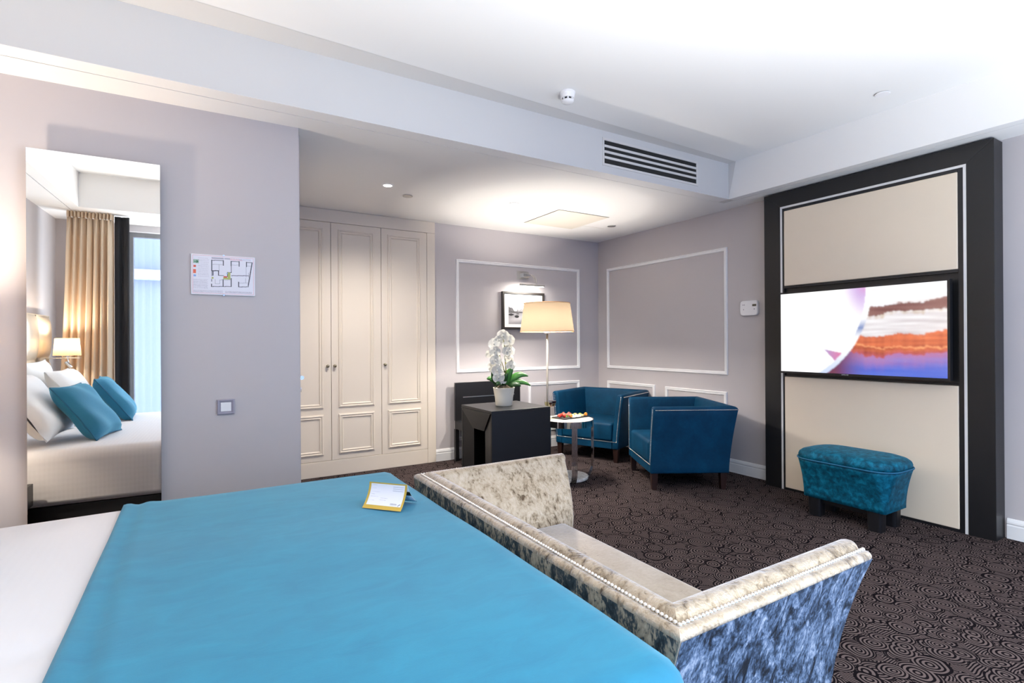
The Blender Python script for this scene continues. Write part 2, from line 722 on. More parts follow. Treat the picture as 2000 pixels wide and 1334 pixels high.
L = (.527 - XL) / math.cos(A)
a, b = pw(0, 0), pw(-L - .0, 0)
c, d = b + Vector((0, .12, 0)), Vector((.527, 3.5, 0))
mb = MB().loft([[a, d, c, b], [p + Vector((0, 0, ZC + .002)) for p in (a, d, c, b)]])
fixnormals(struct(mb, 'wall_partition', 'wall_paint'))
struct(MB().box(.45, 3.5, 0, .55, YB, ZC + .002), 'wall_lobby', 'wall_paint')

# ceiling: soffit ring with tray
mb = MB()
GV, GW = .112, .006
gx0, gx1, gy0, gy1 = TX0 - .09, TX1 + .079, TY0 - .15, TY1 + GV
ct = ZT + .1
mb.box(XL, YW, ZC, gx0 - GW, YB, ct)
mb.box(gx1 + GW, YW, ZC, XR, YB, ct)
mb.box(gx0 - GW, gy1 + GW, ZC, gx1 + GW, YB, ct)
mb.box(gx0 - GW, YW, ZC, gx1 + GW, gy0 - GW, ct)
mb.box(gx0 - GW, gy0 - GW, ZT, gx1 + GW, gy1 + GW, ct)
struct(mb, 'ceiling', 'ceiling_paint')
struct(MB().box(gx0, TY1, ZC + .0008, gx1, gy1, ZT), 'trim_0', 'bulkhead_paint')
mb = MB()
mb.box(TX0, TY1 + .0005, ZC, TX1, gy1, ZC + .0008)
# thin darker strip that runs along the top of the bulkhead on the tray ceiling and dies into the corner
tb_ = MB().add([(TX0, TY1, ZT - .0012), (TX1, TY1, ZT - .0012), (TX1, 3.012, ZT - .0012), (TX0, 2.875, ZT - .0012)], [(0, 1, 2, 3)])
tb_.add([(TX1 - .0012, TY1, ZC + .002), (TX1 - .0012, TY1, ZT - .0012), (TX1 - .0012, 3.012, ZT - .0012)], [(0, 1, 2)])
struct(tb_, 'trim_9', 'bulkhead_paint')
mb.box(gx0, gy0, ZC, gx1, TY0, ZT)
mb.box(gx0, TY0, ZC, TX0, TY1, ZT)
mb.box(TX1, TY0, ZC, gx1, TY1, ZT)
struct(mb, 'trim_1', 'ceiling_paint')
mb = MB()
mb.frame((0, 0, ZC + .004), (1, 0, 0), (0, 1, 0), (0, 0, -1), gx0 - GW, gy0 - GW, gx1 + GW, gy1 + GW, [(0, 0), (GW, 0)])
struct(mb, 'trim_2', 'groove_dark')

# baseboards
BB = [(0, 0), (.016, 0), (.016, .085), (.013, .090), (.013, .096), (.016, .1), (.014, .112), (.008, .128), (0, .13)]


def baseboard(name, p, q, nrm):
    p, q, nrm = Vector(p), Vector(q), Vector(nrm)
    r = [[e + nrm * d + Vector((0, 0, z)) for d, z in BB] for e in (p, q)]
    o = struct(MB().loft(r), name, 'trim_white')
    fixnormals(o)


baseboard('baseboard_back', (2.212, YB, 0), (XR - .016, YB, 0), (0, -1, 0))
baseboard('baseboard_right', (XR, 2.86, 0), (XR, YB, 0), (-1, 0, 0))
baseboard('baseboard_front', (XR, YW, 0), (XR, 1.25, 0), (-1, 0, 0))
baseboard('baseboard_partition', pw(-L + .02, 0), pw(0, 0), PN)

# wall mouldings
MP = [(0, 0), (.002, .012), (.010, .018), (.018, .012), (.022, .014), (.034, .012), (.038, 0)]
BW = dict(O=(0, YB, 0), U=(1, 0, 0), V=(0, 0, 1), N=(0, -1, 0))
RW = dict(O=(XR, 0, 0), U=(0, 1, 0), V=(0, 0, 1), N=(-1, 0, 0))
k = 3
for W_, u0, v0, u1, v1 in ((BW, 2.468, .957, 4.217, 2.235), (BW, 3.425, .20, 4.21, .805), (BW, 2.47, .20, 3.30, .805),
                           (RW, 3.342, .957, 5.131, 2.24), (RW, 4.313, .2, 5.132, .797), (RW, 3.351, .2, 4.158, .790)):
    o = struct(MB().frame(u0=u0, v0=v0, u1=u1, v1=v1, prof=MP, **W_), 'trim_%d' % k, 'trim_white', bevel=.0015, seg=1)
    fixnormals(o)
    k += 1

# window: frame, glass, facade across the street
o = struct(MB().frame((0, YW - T, 0), (1, 0, 0), (0, 0, 1), (0, 1, 0), WIN_X0, 0.0, WIN_X1, WIN_Z1, [(0, .0), (0, .06), (.05, .06), (.05, 0)]), 'window_1', 'window_frame')
n = 4
for i in range(1, n):
    x = WIN_X0 + (WIN_X1 - WIN_X0) * i / n
    MB().box(x - .03, YW - T, .05, x + .03, YW - T + .06, WIN_Z1 - .05).build('mullion', 'window_frame', o)
for i in range(n):
    x0 = WIN_X0 + (WIN_X1 - WIN_X0) * i / n + .03
    x1 = WIN_X0 + (WIN_X1 - WIN_X0) * (i + 1) / n - .03
    MB().add([(x0, YW - T + .03, .05), (x1, YW - T + .03, .05), (x1, YW - T + .03, WIN_Z1 - .05), (x0, YW - T + .03, WIN_Z1 - .05)], [(0, 1, 2, 3)]).build('pane', 'pane_glass', o)

fa = thing('apartment_building', 'pale building with tall windows across the street seen through the sheer curtain in the mirror', 'building', (-3.5, -13, -6))
MB().box(-26, -17, -8, 12, -13, 10).build('wall', 'facade', fa)
MB().box(-26, -13.0, 3.3, 12, -12.7, 3.6).build('cornice', 'facade_frame', fa)
for i in range(9):
    for j in range(5):
        x, z = -16 + i * 2.4, -5 + j * 2.9
        wf = MB().frame((0, -13, 0), (1, 0, 0), (0, 0, 1), (0, 1, 0), x, z, x + 1.3, z + 2.0, [(0, 0), (0, .08), (.1, .08), (.1, .02)]).build('window', 'facade_frame', fa)
        MB().add([(x + .1, -12.97, z + .1), (x + 1.2, -12.97, z + .1), (x + 1.2, -12.97, z + 1.9), (x + .1, -12.97, z + 1.9)], [(0, 1, 2, 3)]).build('pane', 'facade_glass', wf)

# ------------------------------------------------------------------ curtains (seen in the mirror)
def curtain(name, mat, x0, x1, y, z0, z1, waves, amp, label, cat, flare=0, parent=None):
    def fn(u, v):
        pinch = 1 - .55 * max(0, (v - .93) / .07)
        x = x0 + (x1 - x0) * u - flare * (1 - v) ** 1.5 * (1 - u)
        ph = 2 * math.pi * waves * u + .5 * math.sin(3 * u + 2 * v)
        return (x, y + amp * pinch * math.sin(ph) + .3 * amp * math.sin(2.3 * ph + 1), z0 + (z1 - z0) * v)
    mb = MB().grid(fn, int(waves * 10), 14)
    mb2 = MB().add(mb.v, mb.f)
    o = mb2.build(name, mat, parent, smooth=True, solid=.004 if 'sheer' not in name else 0, origin=None)
    if parent is None:
        tag(o, label, cat)
    return o


cu = thing('curtain', 'pleated cream curtain hanging beside the headboard, seen in the mirror', 'curtain', (-1.08, .17, .02))
curtain('curtain_cloth', 'curtain_cream', -1.26, -.895, .17, .02, 2.55, 7, .045, '', '', .10, cu)
curtain('curtain_heading', 'curtain_cream', -1.26, -.895, .17, 2.551, 2.609, 13, .03, '', '', 0, cu)
bl = thing('blackout_curtain', 'narrow dark blackout curtain between the cream curtain and the sheer, seen in the mirror', 'curtain', (-.82, .15, .02))
curtain('curtain_cloth', 'curtain_black', -.895, -.775, .12, .02, 2.60, 1.5, .018, '', '', 0, bl)
sh = thing('sheer_curtain', 'translucent white sheer curtain over the bright window, seen in the mirror', 'curtain', (-.5, .1, .02))
curtain('sheer_cloth', 'sheer_voile', -.775, -.22, .10, .02, 2.55, 9, .02, '', '', 0, sh)
curtain('sheer_heading', 'sheer_voile', -.775, -.22, .10, 2.551, 2.609, 14, .012, '', '', 0, sh)

# ------------------------------------------------------------------ wardrobe
WF = YB - .0   # measured on the wall plane; carcass is recessed into the wall
wd = thing('wardrobe', 'built-in cream wardrobe with three panelled doors and round knobs', 'wardrobe', (1.4, 5.28, 0))
f0, f1 = 5.285, YB - .002
mb = MB()
MB().box(.56, f0, 2.487, 2.212, f1, 2.610).build('cornice', 'wardrobe_cream', wd, bevel=.003)
MB().box(2.118, f0, 0, 2.212, f1, 2.486).build('stile', 'wardrobe_cream', wd, bevel=.003)
MB().box(.56, f0 + .002, 0, 2.117, f1, .150).build('plinth', 'wardrobe_cream', wd, bevel=.003)
DP = [(0, 0), (.002, .010), (.012, .013), (.018, .008), (.030, .009), (.036, .003), (.040, .003), (.044, 0)]
DP2 = [(0, 0), (.003, .010), (.014, .014), (.020, .007), (.026, .007), (.034, .011), (.040, .003), (.044, 0)]
for x0, x1, kx in ((.60, 1.113, 1.078), (1.117, 1.613, 1.146), (1.617, 2.115, 1.647)):
    dr = MB().box(x0, f0 + .003, .153, x1, f1, 2.484).build('door', 'wardrobe_cream', wd, bevel=.002)
    pa, pb = x0 + .066, x1 - .073
    for v0, v1 in ((.664, 2.424), (.208, .602)):
        fixnormals(MB().frame((0, f0 + .003, 0), (1, 0, 0), (0, 0, 1), (0, -1, 0), pa, v0, pb, v1, DP2).build('panel_moulding', 'wardrobe_cream', dr))
    kb = MB()
    kb.lathe(0, 0, [(.012, 0), (.012, .003), (.006, .005), (.006, .012), (.013, .017), (.016, .024), (.013, .031), (.004, .034)], 14)
    kb.v = [(kx + p[0], f0 + .003 - p[2], 1.077 + p[1]) for p in kb.v]
    fixnormals(kb.build('knob', 'knob_antique', dr, smooth=True))

# lobby door with lever, mostly hidden behind the partition
do = MB().box(.552, 3.72, 0, .572, 4.56, 2.1).build('door_1', 'wardrobe_cream', kind='structure', bevel=.002)
mb = MB()
mb.box(.572, 4.16, .985, .582, 4.24, 1.065)
mb.tube([(.582, 4.20, 1.046), (.650, 4.20, 1.046)], .013, 10)
mb.tube([(.652, 4.225, 1.046), (.653, 4.17, 1.047), (.648, 4.06, 1.048)], [.019, .018, .015], 12)
mb.build('door_handle', 'chrome', do, smooth=False)
mb = MB().tube([(.572, 4.2, .946), (.645, 4.2, .946)], [.020, .014], 12)
mb.box(.640, 4.190, .928, .666, 4.210, .965)
mb.build('thumb_turn', 'chrome', do)

# ------------------------------------------------------------------ things on the partition wall
def pbox(mb, u0, z0, u1, z1, o0, o1):
    vs = [pw(u, z, o) for o in (o0, o1) for u, z in ((u0, z0), (u1, z0), (u1, z1), (u0, z1))]
    return mb.add(vs, [(0, 1, 2, 3), (7, 6, 5, 4), (0, 4, 5, 1), (1, 5, 6, 2), (2, 6, 7, 3), (3, 7, 4, 0)])


MZ0, MZ1, MU0, MU1 = .43, 2.258, -1.2385, -.699
mi = thing('wall_mirror', 'tall frameless mirror standing off the lilac wall beside the bed', 'mirror', pw(-.97, .43, 0))
pbox(MB(), MU0 + .04, MZ0 + .06, MU1 - .04, MZ1 - .06, 0, .041).build('backing', 'black_satin', mi)
fixnormals(pbox(MB(), MU0, MZ0, MU1, MZ1, .041, .0455).build('glass_edge', 'brushed_steel', mi))
MB().add([pw(MU0, MZ0, .046), pw(MU1, MZ0, .046), pw(MU1, MZ1, .046), pw(MU0, MZ1, .046)], [(3, 2, 1, 0)]).build('mirror_glass', 'mirror_silver', mi)

ev = thing('evacuation_plan', 'white evacuation plan with a printed floor plan in a clip frame on the lilac wall', 'sign', pw(-.402, 1.58, 0))
EU0, EU1, EZ0, EZ1 = -.561, -.2425, 1.577, 1.802
fixnormals(pbox(MB(), EU0, EZ0, EU1, EZ1, .0005, .010).build('backing', 'plastic_white', ev, bevel=.001))
H_, W_ = 150, 210
pl_ = np.ones((H_, W_, 3)) * lin(226, 225, 233)
pl_c = {}


def rect(a, x0, y0, x1, y1, c):
    h, wd_ = a.shape[:2]
    i0, i1 = int(round(min(x0, x1) * wd_)), max(int(round(max(x0, x1) * wd_)), int(round(min(x0, x1) * wd_)) + 1)
    j0, j1 = int(round(min(y0, y1) * h)), max(int(round(max(y0, y1) * h)), int(round(min(y0, y1) * h)) + 1)
    a[j0:j1, i0:i1] = c


def line(a, x0, y0, x1, y1, wpx, c):
    h, wd_ = a.shape[:2]
    n_ = int(max(abs(x1 - x0) * wd_, abs(y1 - y0) * h)) * 2 + 2
    for k_ in range(n_ + 1):
        x, y = x0 + (x1 - x0) * k_ / n_, y0 + (y1 - y0) * k_ / n_
        i, j = int(x * wd_), int(y * h)
        a[max(0, j - (wpx - 1) // 2):j + wpx // 2 + 1, max(0, i - (wpx - 1) // 2):i + wpx // 2 + 1] = c


def textrows(a, x0, x1, y0, y1, n_, c, seed=1):
    r_ = random.Random(seed)
    for i in range(n_):
        y = y0 + (y1 - y0) * (i + .5) / n_
        x = x0
        while x < x1 - .01:
            l_ = r_.uniform(.008, .035)
            line(a, x, y, min(x + l_, x1), y, 1, np.array(c) * r_.uniform(.9, 1.25))
            x += l_ + .008


red, blk, gry, grn, blu = lin(226, 150, 150), lin(48, 52, 62), lin(176, 172, 184), lin(176, 182, 104), lin(132, 168, 220)
for t_ in ((.02, .02, .98, .02), (.02, .97, .98, .97), (.02, .02, .02, .97), (.98, .02, .98, .97)):
    line(pl_, *t_, 1, red)
rect(pl_, .31, .05, .50, .095, lin(176, 170, 184))
rect(pl_, .51, .055, .60, .085, gry)
textrows(pl_, .60, .80, .045, .11, 3, lin(206, 120, 132), 3)
textrows(pl_, .74, .93, .045, .10, 2, lin(160, 160, 190), 4)
rect(pl_, .03, .135, .115, .225, lin(150, 180, 160))
for t_ in ((.045, .18, .10, .18), (.08, .155, .10, .18), (.08, .205, .10, .18)):
    line(pl_, *t_, 2, lin(44, 110, 70))
rect(pl_, .035, .275, .07, .325, lin(222, 88, 62))
rect(pl_, .03, .38, .07, .48, lin(228, 110, 78))
line(pl_, .052, .535, .054, .535, 7, blu)
textrows(pl_, .10, .27, .07, .57, 13, gry, 5)
textrows(pl_, .03, .25, .62, .86, 11, gry, 6)
textrows(pl_, .03, .49, .89, .955, 5, lin(186, 180, 190), 8)
textrows(pl_, .52, .95, .90, .95, 5, lin(186, 180, 190), 9)
X_ = lambda x: (x - 235) / 1285.
Y_ = lambda x, y: (y - 260 - (x - 245) * .06) / 795.
for x0, y0, x1, y1, w_ in ((635, 385, 635, 600, 3), (635, 385, 870, 395, 2), (868, 395, 868, 490, 3), (1030, 408, 1030, 500, 3), (1030, 408, 1190, 415, 2),
                           (1190, 415, 1190, 510, 3), (1345, 430, 1345, 520, 3), (1345, 430, 1470, 436, 2), (1465, 440, 1380, 920, 3), (1180, 840, 1180, 935, 3),
                           (1180, 935, 1380, 935, 2), (1025, 700, 1390, 705, 2), (1030, 500, 1030, 640, 2), (950, 635, 1030, 635, 2), (950, 635, 950, 720, 2),
                           (770, 690, 870, 695, 2), (655, 600, 770, 600, 3), (660, 600, 660, 690, 3), (770, 600, 770, 690, 3), (635, 600, 635, 700, 2),
                           (630, 770, 630, 810, 2), (630, 870, 630, 915, 3), (630, 915, 1030, 922, 2), (860, 780, 860, 920, 3), (1025, 760, 1025, 920, 3)):
    line(pl_, X_(x0), Y_(x0, y0), X_(x1), Y_(x1, y1), w_, blk)
for x0, y0, x1, y1 in ((640, 470, 870, 478), (785, 475, 785, 600), (1030, 485, 1190, 490), (1340, 520, 1340, 735), (1350, 505, 1450, 510), (1190, 855, 1380, 860),
                       (1325, 760, 1325, 855), (705, 770, 705, 865), (705, 865, 795, 865), (795, 785, 795, 865), (795, 790, 860, 785), (870, 790, 1020, 790), (1390, 650, 1390, 740)):
    line(pl_, X_(x0), Y_(x0, y0), X_(x1), Y_(x1, y1), 1, lin(128, 128, 140))
rect(pl_, X_(868), Y_(900, 740), X_(1010), Y_(900, 778), grn)
rect(pl_, X_(960), Y_(980, 640), X_(1012), Y_(980, 778), grn)
rect(pl_, X_(870), Y_(900, 715), X_(945), Y_(900, 740), lin(214, 76, 66))
rect(pl_, X_(630), Y_(650, 725), X_(672), Y_(650, 760), grn)
rect(pl_, X_(930), Y_(940, 645), X_(958), Y_(940, 668), blu)
o_ = .0103
raster('printed_plan', ev, pw(EU0 + .002, EZ0 + .002, o_), PT * (EU1 - EU0 - .004), Vector((0, 0, EZ1 - EZ0 - .004)), pl_, 'print_paper')
for zc in (EZ0, EZ1):
    pbox(MB(), -.406, zc - .004, -.398, zc + .004, .001, .0125).build('clip', 'chrome', ev)

sw = thing('light_switch', 'square grey light switch with white rocker on the lilac wall', 'switch', pw(-.394, .94, 0))
SO = pw(0, 0, 0)
fixnormals(MB().frame(SO, PT, (0, 0, 1), PN, -.4385, .897, -.350, .984, [(0, 0), (.001, .009), (.006, .011), (.013, .009), (.016, .006), (.020, .006)]).build('frame', 'switch_grey', sw))
pbox(MB(), -.420, .9155, -.3685, .9655, .0, .0085).build('rocker', 'plastic_white', sw, bevel=.001)

# ------------------------------------------------------------------ ceiling fittings
gr = thing('air_vent', 'long white ventilation grille with dark slots in the bulkhead', 'vent', (3.235, TY1, 2.67))
fixnormals(MB().frame((0, TY1, 0), (1, 0, 0), (0, 0, 1), (0, -1, 0), 2.686, 2.668, 3.785, 2.885, [(0, 0), (.001, .006), (.018, .006), (.020, 0.001)]).build('frame', 'vent_frame', gr))
MB().add([(2.70, TY1 - .0008, 2.684), (3.77, TY1 - .0008, 2.684), (3.77, TY1 - .0008, 2.87), (2.70, TY1 - .0008, 2.87)], [(0, 1, 2, 3)]).build('backing', 'vent_black', gr)
for i in range(3):
    z = 2.688 + .177 * (i + 1) / 4 + .001
    MB().box(2.706, TY1 - .006, z - .0095, 3.765, TY1 - .0011, z + .0095).build('slat', 'vent_frame', gr)

sm = thing('smoke_detector', 'white round smoke detector on the tray ceiling', 'smoke detector', (2.085, 2.735, ZT))
c_ = (2.085, 2.735)
MB().lathe(*c_, [(.050, ZT), (.050, ZT - .012), (.047, ZT - .018), (.044, ZT - .042)], 28).build('base', 'plastic_white', sm, smooth=False, bevel=.002)
MB().lathe(*c_, [(.034, ZT - .042), (.034, ZT - .056)], 20).build('sensor_gap', 'vent_black', sm)
for i in range(8):
    a_ = math.pi / 4 * i + .2
    MB().box(c_[0] + .036 * math.cos(a_) - .004, c_[1] + .036 * math.sin(a_) - .004, ZT - .056, c_[0] + .036 * math.cos(a_) + .004, c_[1] + .036 * math.sin(a_) + .004, ZT - .042).build('rib', 'plastic_white', sm)
MB().lathe(*c_, [(.042, ZT - .056), (.041, ZT - .060), (.032, ZT - .070), (.012, ZT - .074)], 28).build('cap', 'plastic_white', sm, smooth=True)

for x, y, z, lb in ((3.900, 1.685, ZT, 'round white sprinkler cover on the tray ceiling near the television unit'),
                    (1.602, 4.448, ZC, 'round metal sprinkler cover on the low ceiling in front of the wardrobe'),
                    (4.014, 4.464, ZC, 'round metal sprinkler cover on the low ceiling above the armchairs')):
    sp = thing('sprinkler_cover', lb, 'sprinkler', (x, y, z), group='sprinkler covers on the ceiling')
    mt = 'plastic_white' if z == ZT else 'brushed_steel'
    MB().lathe(x, y, [(.040, z), (.040, z - .006)], 24).build('rim', 'chrome', sp)
    MB().lathe(x, y, [(.044, z - .006), (.045, z - .008), (.040, z - .011)], 24).build('cover_plate', mt, sp)

for i, (x, y) in enumerate(((1.355, 4.24), (2.568, 4.211))):
    dl = thing('downlight', ('lit recessed downlight in the low ceiling nearer the partition wall', 'lit recessed downlight in the low ceiling nearer the access hatch')[i], 'light', (x, y, ZC), group='downlights in the low ceiling')
    fixnormals(MB().lathe(x, y, [(.050, ZC - .0005), (.050, ZC - .004), (.036, ZC - .004), (.036, ZC - .001)], 28, False, False).build('trim_ring', 'plastic_white', dl))
    MB().lathe(x, y, [(.036, ZC - .0005), (.034, ZC - .003)], 24).build('lens', 'lamp_lit', dl)
    light('downlight_lamp', 'SPOT', (x, y, ZC - .02), (44, 66)[i], (1, .93, .84), spot_size=math.radians((150, 74)[i]), spot_blend=.9, shadow_soft_size=.04)

ha = thing('access_hatch', 'square white access hatch set into the low ceiling', 'hatch', (3.38, 4.49, ZC))
MB().box(3.07, 4.175, ZC - .004, 3.715, 4.815, ZC - .0005).build('panel', 'hatch_white', ha)
MB().frame((0, 0, ZC), (1, 0, 0), (0, 1, 0), (0, 0, -1), 3.062, 4.167, 3.723, 4.823, [(0, .0008), (.008, .0008)]).build('frame_gap', 'groove_dark', ha)
h2 = thing('access_hatch', 'small access panel outlined in the low ceiling beside the large hatch', 'hatch', (3.9, 4.75, ZC))
MB().box(3.745, 4.62, ZC - .002, 4.03, 4.79, ZC - .0005).build('panel', 'ceiling_paint', h2)
MB().frame((0, 0, ZC), (1, 0, 0), (0, 1, 0), (0, 0, -1), 3.74, 4.615, 4.035, 4.795, [(0, .0006), (.005, .0006)]).build('frame_gap', 'hatch_white', h2)

# ------------------------------------------------------------------ picture and picture light
pf = thing('framed_photograph', 'black-and-white street photograph with white mat in a dark frame under the picture light', 'picture', (3.33, YB, 1.45))
PX0, PX1, PZ0, PZ1 = 3.052, 3.645, 1.452, 1.897
fixnormals(MB().frame((0, YB, 0), (1, 0, 0), (0, 0, 1), (0, -1, 0), PX0, PZ0, PX1, PZ1, [(0, .004), (0, .04), (.024, .04), (.026, .02)]).build('frame', 'frame_dark', pf))
MB().box(PX0 + .005, YB - .024, PZ0 + .005, PX1 - .005, YB - .001, PZ1 - .005).build('mat', 'mat_white', pf)
H_, W_ = 66, 84
ph = np.zeros((H_, W_, 3))
r_ = np.random.RandomState(3)
for j in range(H_):
    for i in range(W_):
        u, v = i / W_, j / H_
        g = 226 - 34 * v
        hz = .50 + .03 * math.sin(9 * u)
        top = .30 + .22 * min(1, u / .25) + .03 * math.sin(40 * u) if u < .28 else .50 - (.14 if .40 < u < .62 else .05) + .02 * math.sin(60 * u)
        if .47 < u < .56:
            top = .36 + abs(u - .515) * .8
        if top < v < .57:
            g = 95 + r_.uniform(-35, 35) if u < .3 else 140 + r_.uniform(-30, 25)
            if .52 < v:
                g = 70 + r_.uniform(-20, 30)
        if v >= .57:
            g = 168 - 40 * abs(v - .8) + 14 * math.sin(16 * v + 5 * u) + r_.uniform(-6, 6)
        for cx, cy, rx, ry in ((.27, .70, .075, .05), (.08, .63, .09, .04), (.30, .60, .05, .02), (.64, .74, .025, .07), (.75, .62, .06, .03), (.5, .59, .04, .02)):
            if ((u - cx) / rx) ** 2 + ((v - cy) / ry) ** 2 < 1:
                g = 44 + r_.uniform(-10, 20)
        ph[j, i] = lin(g, g * .985, g * 1.01)
raster('photograph', pf, (PX0 + .087, YB - .0245, PZ0 + .062), (.42, 0, 0), (0, 0, .315), ph, 'print_paper')

pli = thing('picture_light', 'brushed steel picture light with a curved arm above the framed photograph', 'light', (3.36, YB, 2.1))
MB().box(3.27, YB - .004, 2.055, 3.435, YB - .0002, 2.155).build('wall_plate', 'brushed_steel', pli, bevel=.002)
MB().box(3.315, YB - .075, 2.075, 3.405, YB - .004, 2.125).build('bracket', 'brushed_steel', pli, bevel=.004)
for dx in (-.012, .012):
    MB().tube([(3.385 + dx, YB - .07, 2.10), (3.40 + dx, YB - .13, 2.095), (3.41 + dx, YB - .18, 2.06), (3.415 + dx, YB - .20, 1.995), (3.415 + dx, YB - .20, 1.975)], .006, 8).build('arm', 'brushed_steel', pli, smooth=True)
mb = MB().tube([(3.19, YB - .20, 1.966), (3.53, YB - .20, 1.966)], .012, 12)
mb.build('lamp_bar', 'brushed_steel', pli)
MB().box(3.20, YB - .206, 1.950, 3.52, YB - .192, 1.955).build('tube_lamp', 'lamp_lit', pli)
light('picture_lamp', 'AREA', (3.36, YB - .195, 1.948), 1.7, (1, .95, .86), shape='RECTANGLE', size=.32, size_y=.03, rot=(math.radians(28), 0, 0), spread=math.radians(170))

# ------------------------------------------------------------------ thermostat
th = thing('thermostat', 'white wall thermostat with a small display beside the television unit', 'thermostat', (XR, 3.095, 1.61))


def thm(y, z, bulge):
    return Vector((XR - bulge, y, z))


ring = []
for k_ in range(40):
    a_ = 2 * math.pi * k_ / 40
    ca, sa = math.cos(a_), math.sin(a_)
    q = (abs(ca) ** 8 + abs(sa) ** 8) ** (-1 / 8)
    ring.append((3.095 + .092 * q * ca * (1 + .03 * math.cos(a_ * 2)), 1.613 + .073 * q * sa))
MB().loft([[(XR - h_, 3.095 + (y - 3.095) * s_, 1.613 + (z - 1.613) * s_) for y, z in ring] for h_, s_ in ((0, .97), (.012, 1), (.022, .985), (.027, .93))]).build('body', 'plastic_white', th)
fixnormals(bpy.data.objects[th.children[0].name])
MB().box(XR - .0285, 3.015, 1.628, XR - .0265, 3.055, 1.648).build('display', 'lcd', th)
MB().box(XR - .0285, 3.030, 1.597, XR - .0265, 3.040, 1.606).build('button', 'switch_grey', th)
for y_, z_ in ((3.155, 1.645), (3.140, 1.645), (3.148, 1.60)):
    MB().box(XR - .0275, y_ - .004, z_ - .005, XR - .0268, y_ + .004, z_ + .005).build('icon', 'switch_grey', th)

# ------------------------------------------------------------------ television wall unit
XF = 4.385
tu = thing('television_wall_unit', 'tall black wooden wall unit with cream upholstered panels behind the television', 'wall unit', (XF, 2.05, 0))
Y0, Y1, ZU = 1.262, 2.850, 2.598
yi0, yi1, zi = 1.405, 2.700, 2.472   # inside of the wide rails
MB().add([(XF, Y0, 0), (XF, yi0, 0), (XF, yi0, zi), (XF, Y0, ZU), (XR - .001, Y0, 0), (XR - .001, yi0, 0), (XR - .001, yi0, zi), (XR - .001, Y0, ZU)],
         [(0, 3, 2, 1), (4, 5, 6, 7), (0, 1, 5, 4), (1, 2, 6, 5), (2, 3, 7, 6), (3, 0, 4, 7)]).build('side_rail', 'black_wood', tu, bevel=.002)
MB().add([(XF, yi1, 0), (XF, Y1, 0), (XF, Y1, ZU), (XF, yi1, zi), (XR - .001, yi1, 0), (XR - .001, Y1, 0), (XR - .001, Y1, ZU), (XR - .001, yi1, zi)],
         [(0, 3, 2, 1), (4, 5, 6, 7), (0, 1, 5, 4), (1, 2, 6, 5), (2, 3, 7, 6), (3, 0, 4, 7)]).build('side_rail', 'black_wood', tu, bevel=.002)
MB().add([(XF, yi0, zi), (XF, yi1, zi), (XF, Y1, ZU), (XF, Y0, ZU), (XR - .001, yi0, zi), (XR - .001, yi1, zi), (XR - .001, Y1, ZU), (XR - .001, Y0, ZU)],
         [(0, 3, 2, 1), (4, 5, 6, 7), (0, 1, 5, 4), (1, 2, 6, 5), (2, 3, 7, 6), (3, 0, 4, 7)]).build('top_rail', 'black_wood_flat', tu, bevel=.002)
for ch in list(tu.children):
    fixnormals(ch)
g1 = .017
MB().box(XF + .002, yi0, 0, XR - .002, yi0 + g1, zi - .0).build('inlay_strip', 'strip_white', tu)
MB().box(XF + .002, yi1 - g1, 0, XR - .002, yi1, zi - .0).build('inlay_strip', 'strip_white', tu)
MB().box(XF + .002, yi0 + g1, zi - g1, XR - .002, yi1 - g1, zi).build('inlay_strip', 'strip_white', tu)
a0, a1 = yi0 + g1 + .001, yi1 - g1 - .001
MB().box(XF + .03, a0, .001, XR - .002, a1, zi - g1 - .001).build('back_board', 'black_satin', tu)
for y0_, z0_, y1_, z1_ in ((a0, 0, a0 + .027, zi - g1 - .001), (a1 - .013, 0, a1, zi - g1 - .001), (a0 + .028, zi - g1 - .022, a1 - .014, zi - g1 - .001), (a0 + .028, 1.755, a1 - .014, 1.775),
                           (a0 + .028, .988, a1 - .014, 1.000), (a0 + .028, 0, a1 - .014, .018)):
    MB().box(XF + .004, y0_, z0_, XF + .0295, y1_, z1_).build('border_strip', 'black_satin', tu)
for z0_, z1_ in ((.019, .987), (1.776, zi - g1 - .0235)):
    MB().box(XF + .001, a0 + .029, z0_, XF + .0295, a1 - .0145, z1_).build('upholstered_panel', 'panel_leather', tu, bevel=.006, seg=3)

tv = thing('television', 'wide flat television showing a bright picture, mounted on the black wall unit', 'television', (4.34, 2.08, 1.02))
TXF = 4.315
ty0, ty1, tz0, tz1 = 1.472, 2.668, 1.022, 1.712
MB().box(TXF + .001, ty0, tz0, TXF + .045, ty1, tz1).build('casing', 'black_satin', tv, bevel=.003)
MB().box(TXF + .045, 1.8, 1.15, XF + .029, 2.35, 1.55).build('wall_mount', 'black_satin', tv)
bz = .014
fixnormals(MB().frame((TXF + .001, 0, 0), (0, 1, 0), (0, 0, 1), (-1, 0, 0), ty0, tz0, ty1, tz1, [(0, 0), (0, .004), (bz, .004), (bz, .001)]).build('bezel', 'black_satin', tv))
H_, W_ = 130, 220
im = np.zeros((H_, W_, 3))
r_ = np.random.RandomState(5)
def smooth(a_, kx, ky):
    for _ in range(2):
        a_ = sum(np.roll(a_, q, 1) for q in range(-kx, kx + 1)) / (2 * kx + 1)
        a_ = sum(np.roll(a_, q, 0) for q in range(-ky, ky + 1)) / (2 * ky + 1)
    return (a_ - a_.min()) / (a_.max() - a_.min())


streak = smooth(r_.rand(H_, W_), 14, 1)
patch = smooth(r_.rand(H_, W_), 9, 4)
colj = smooth(r_.rand(1, W_), 1, 0)[0]


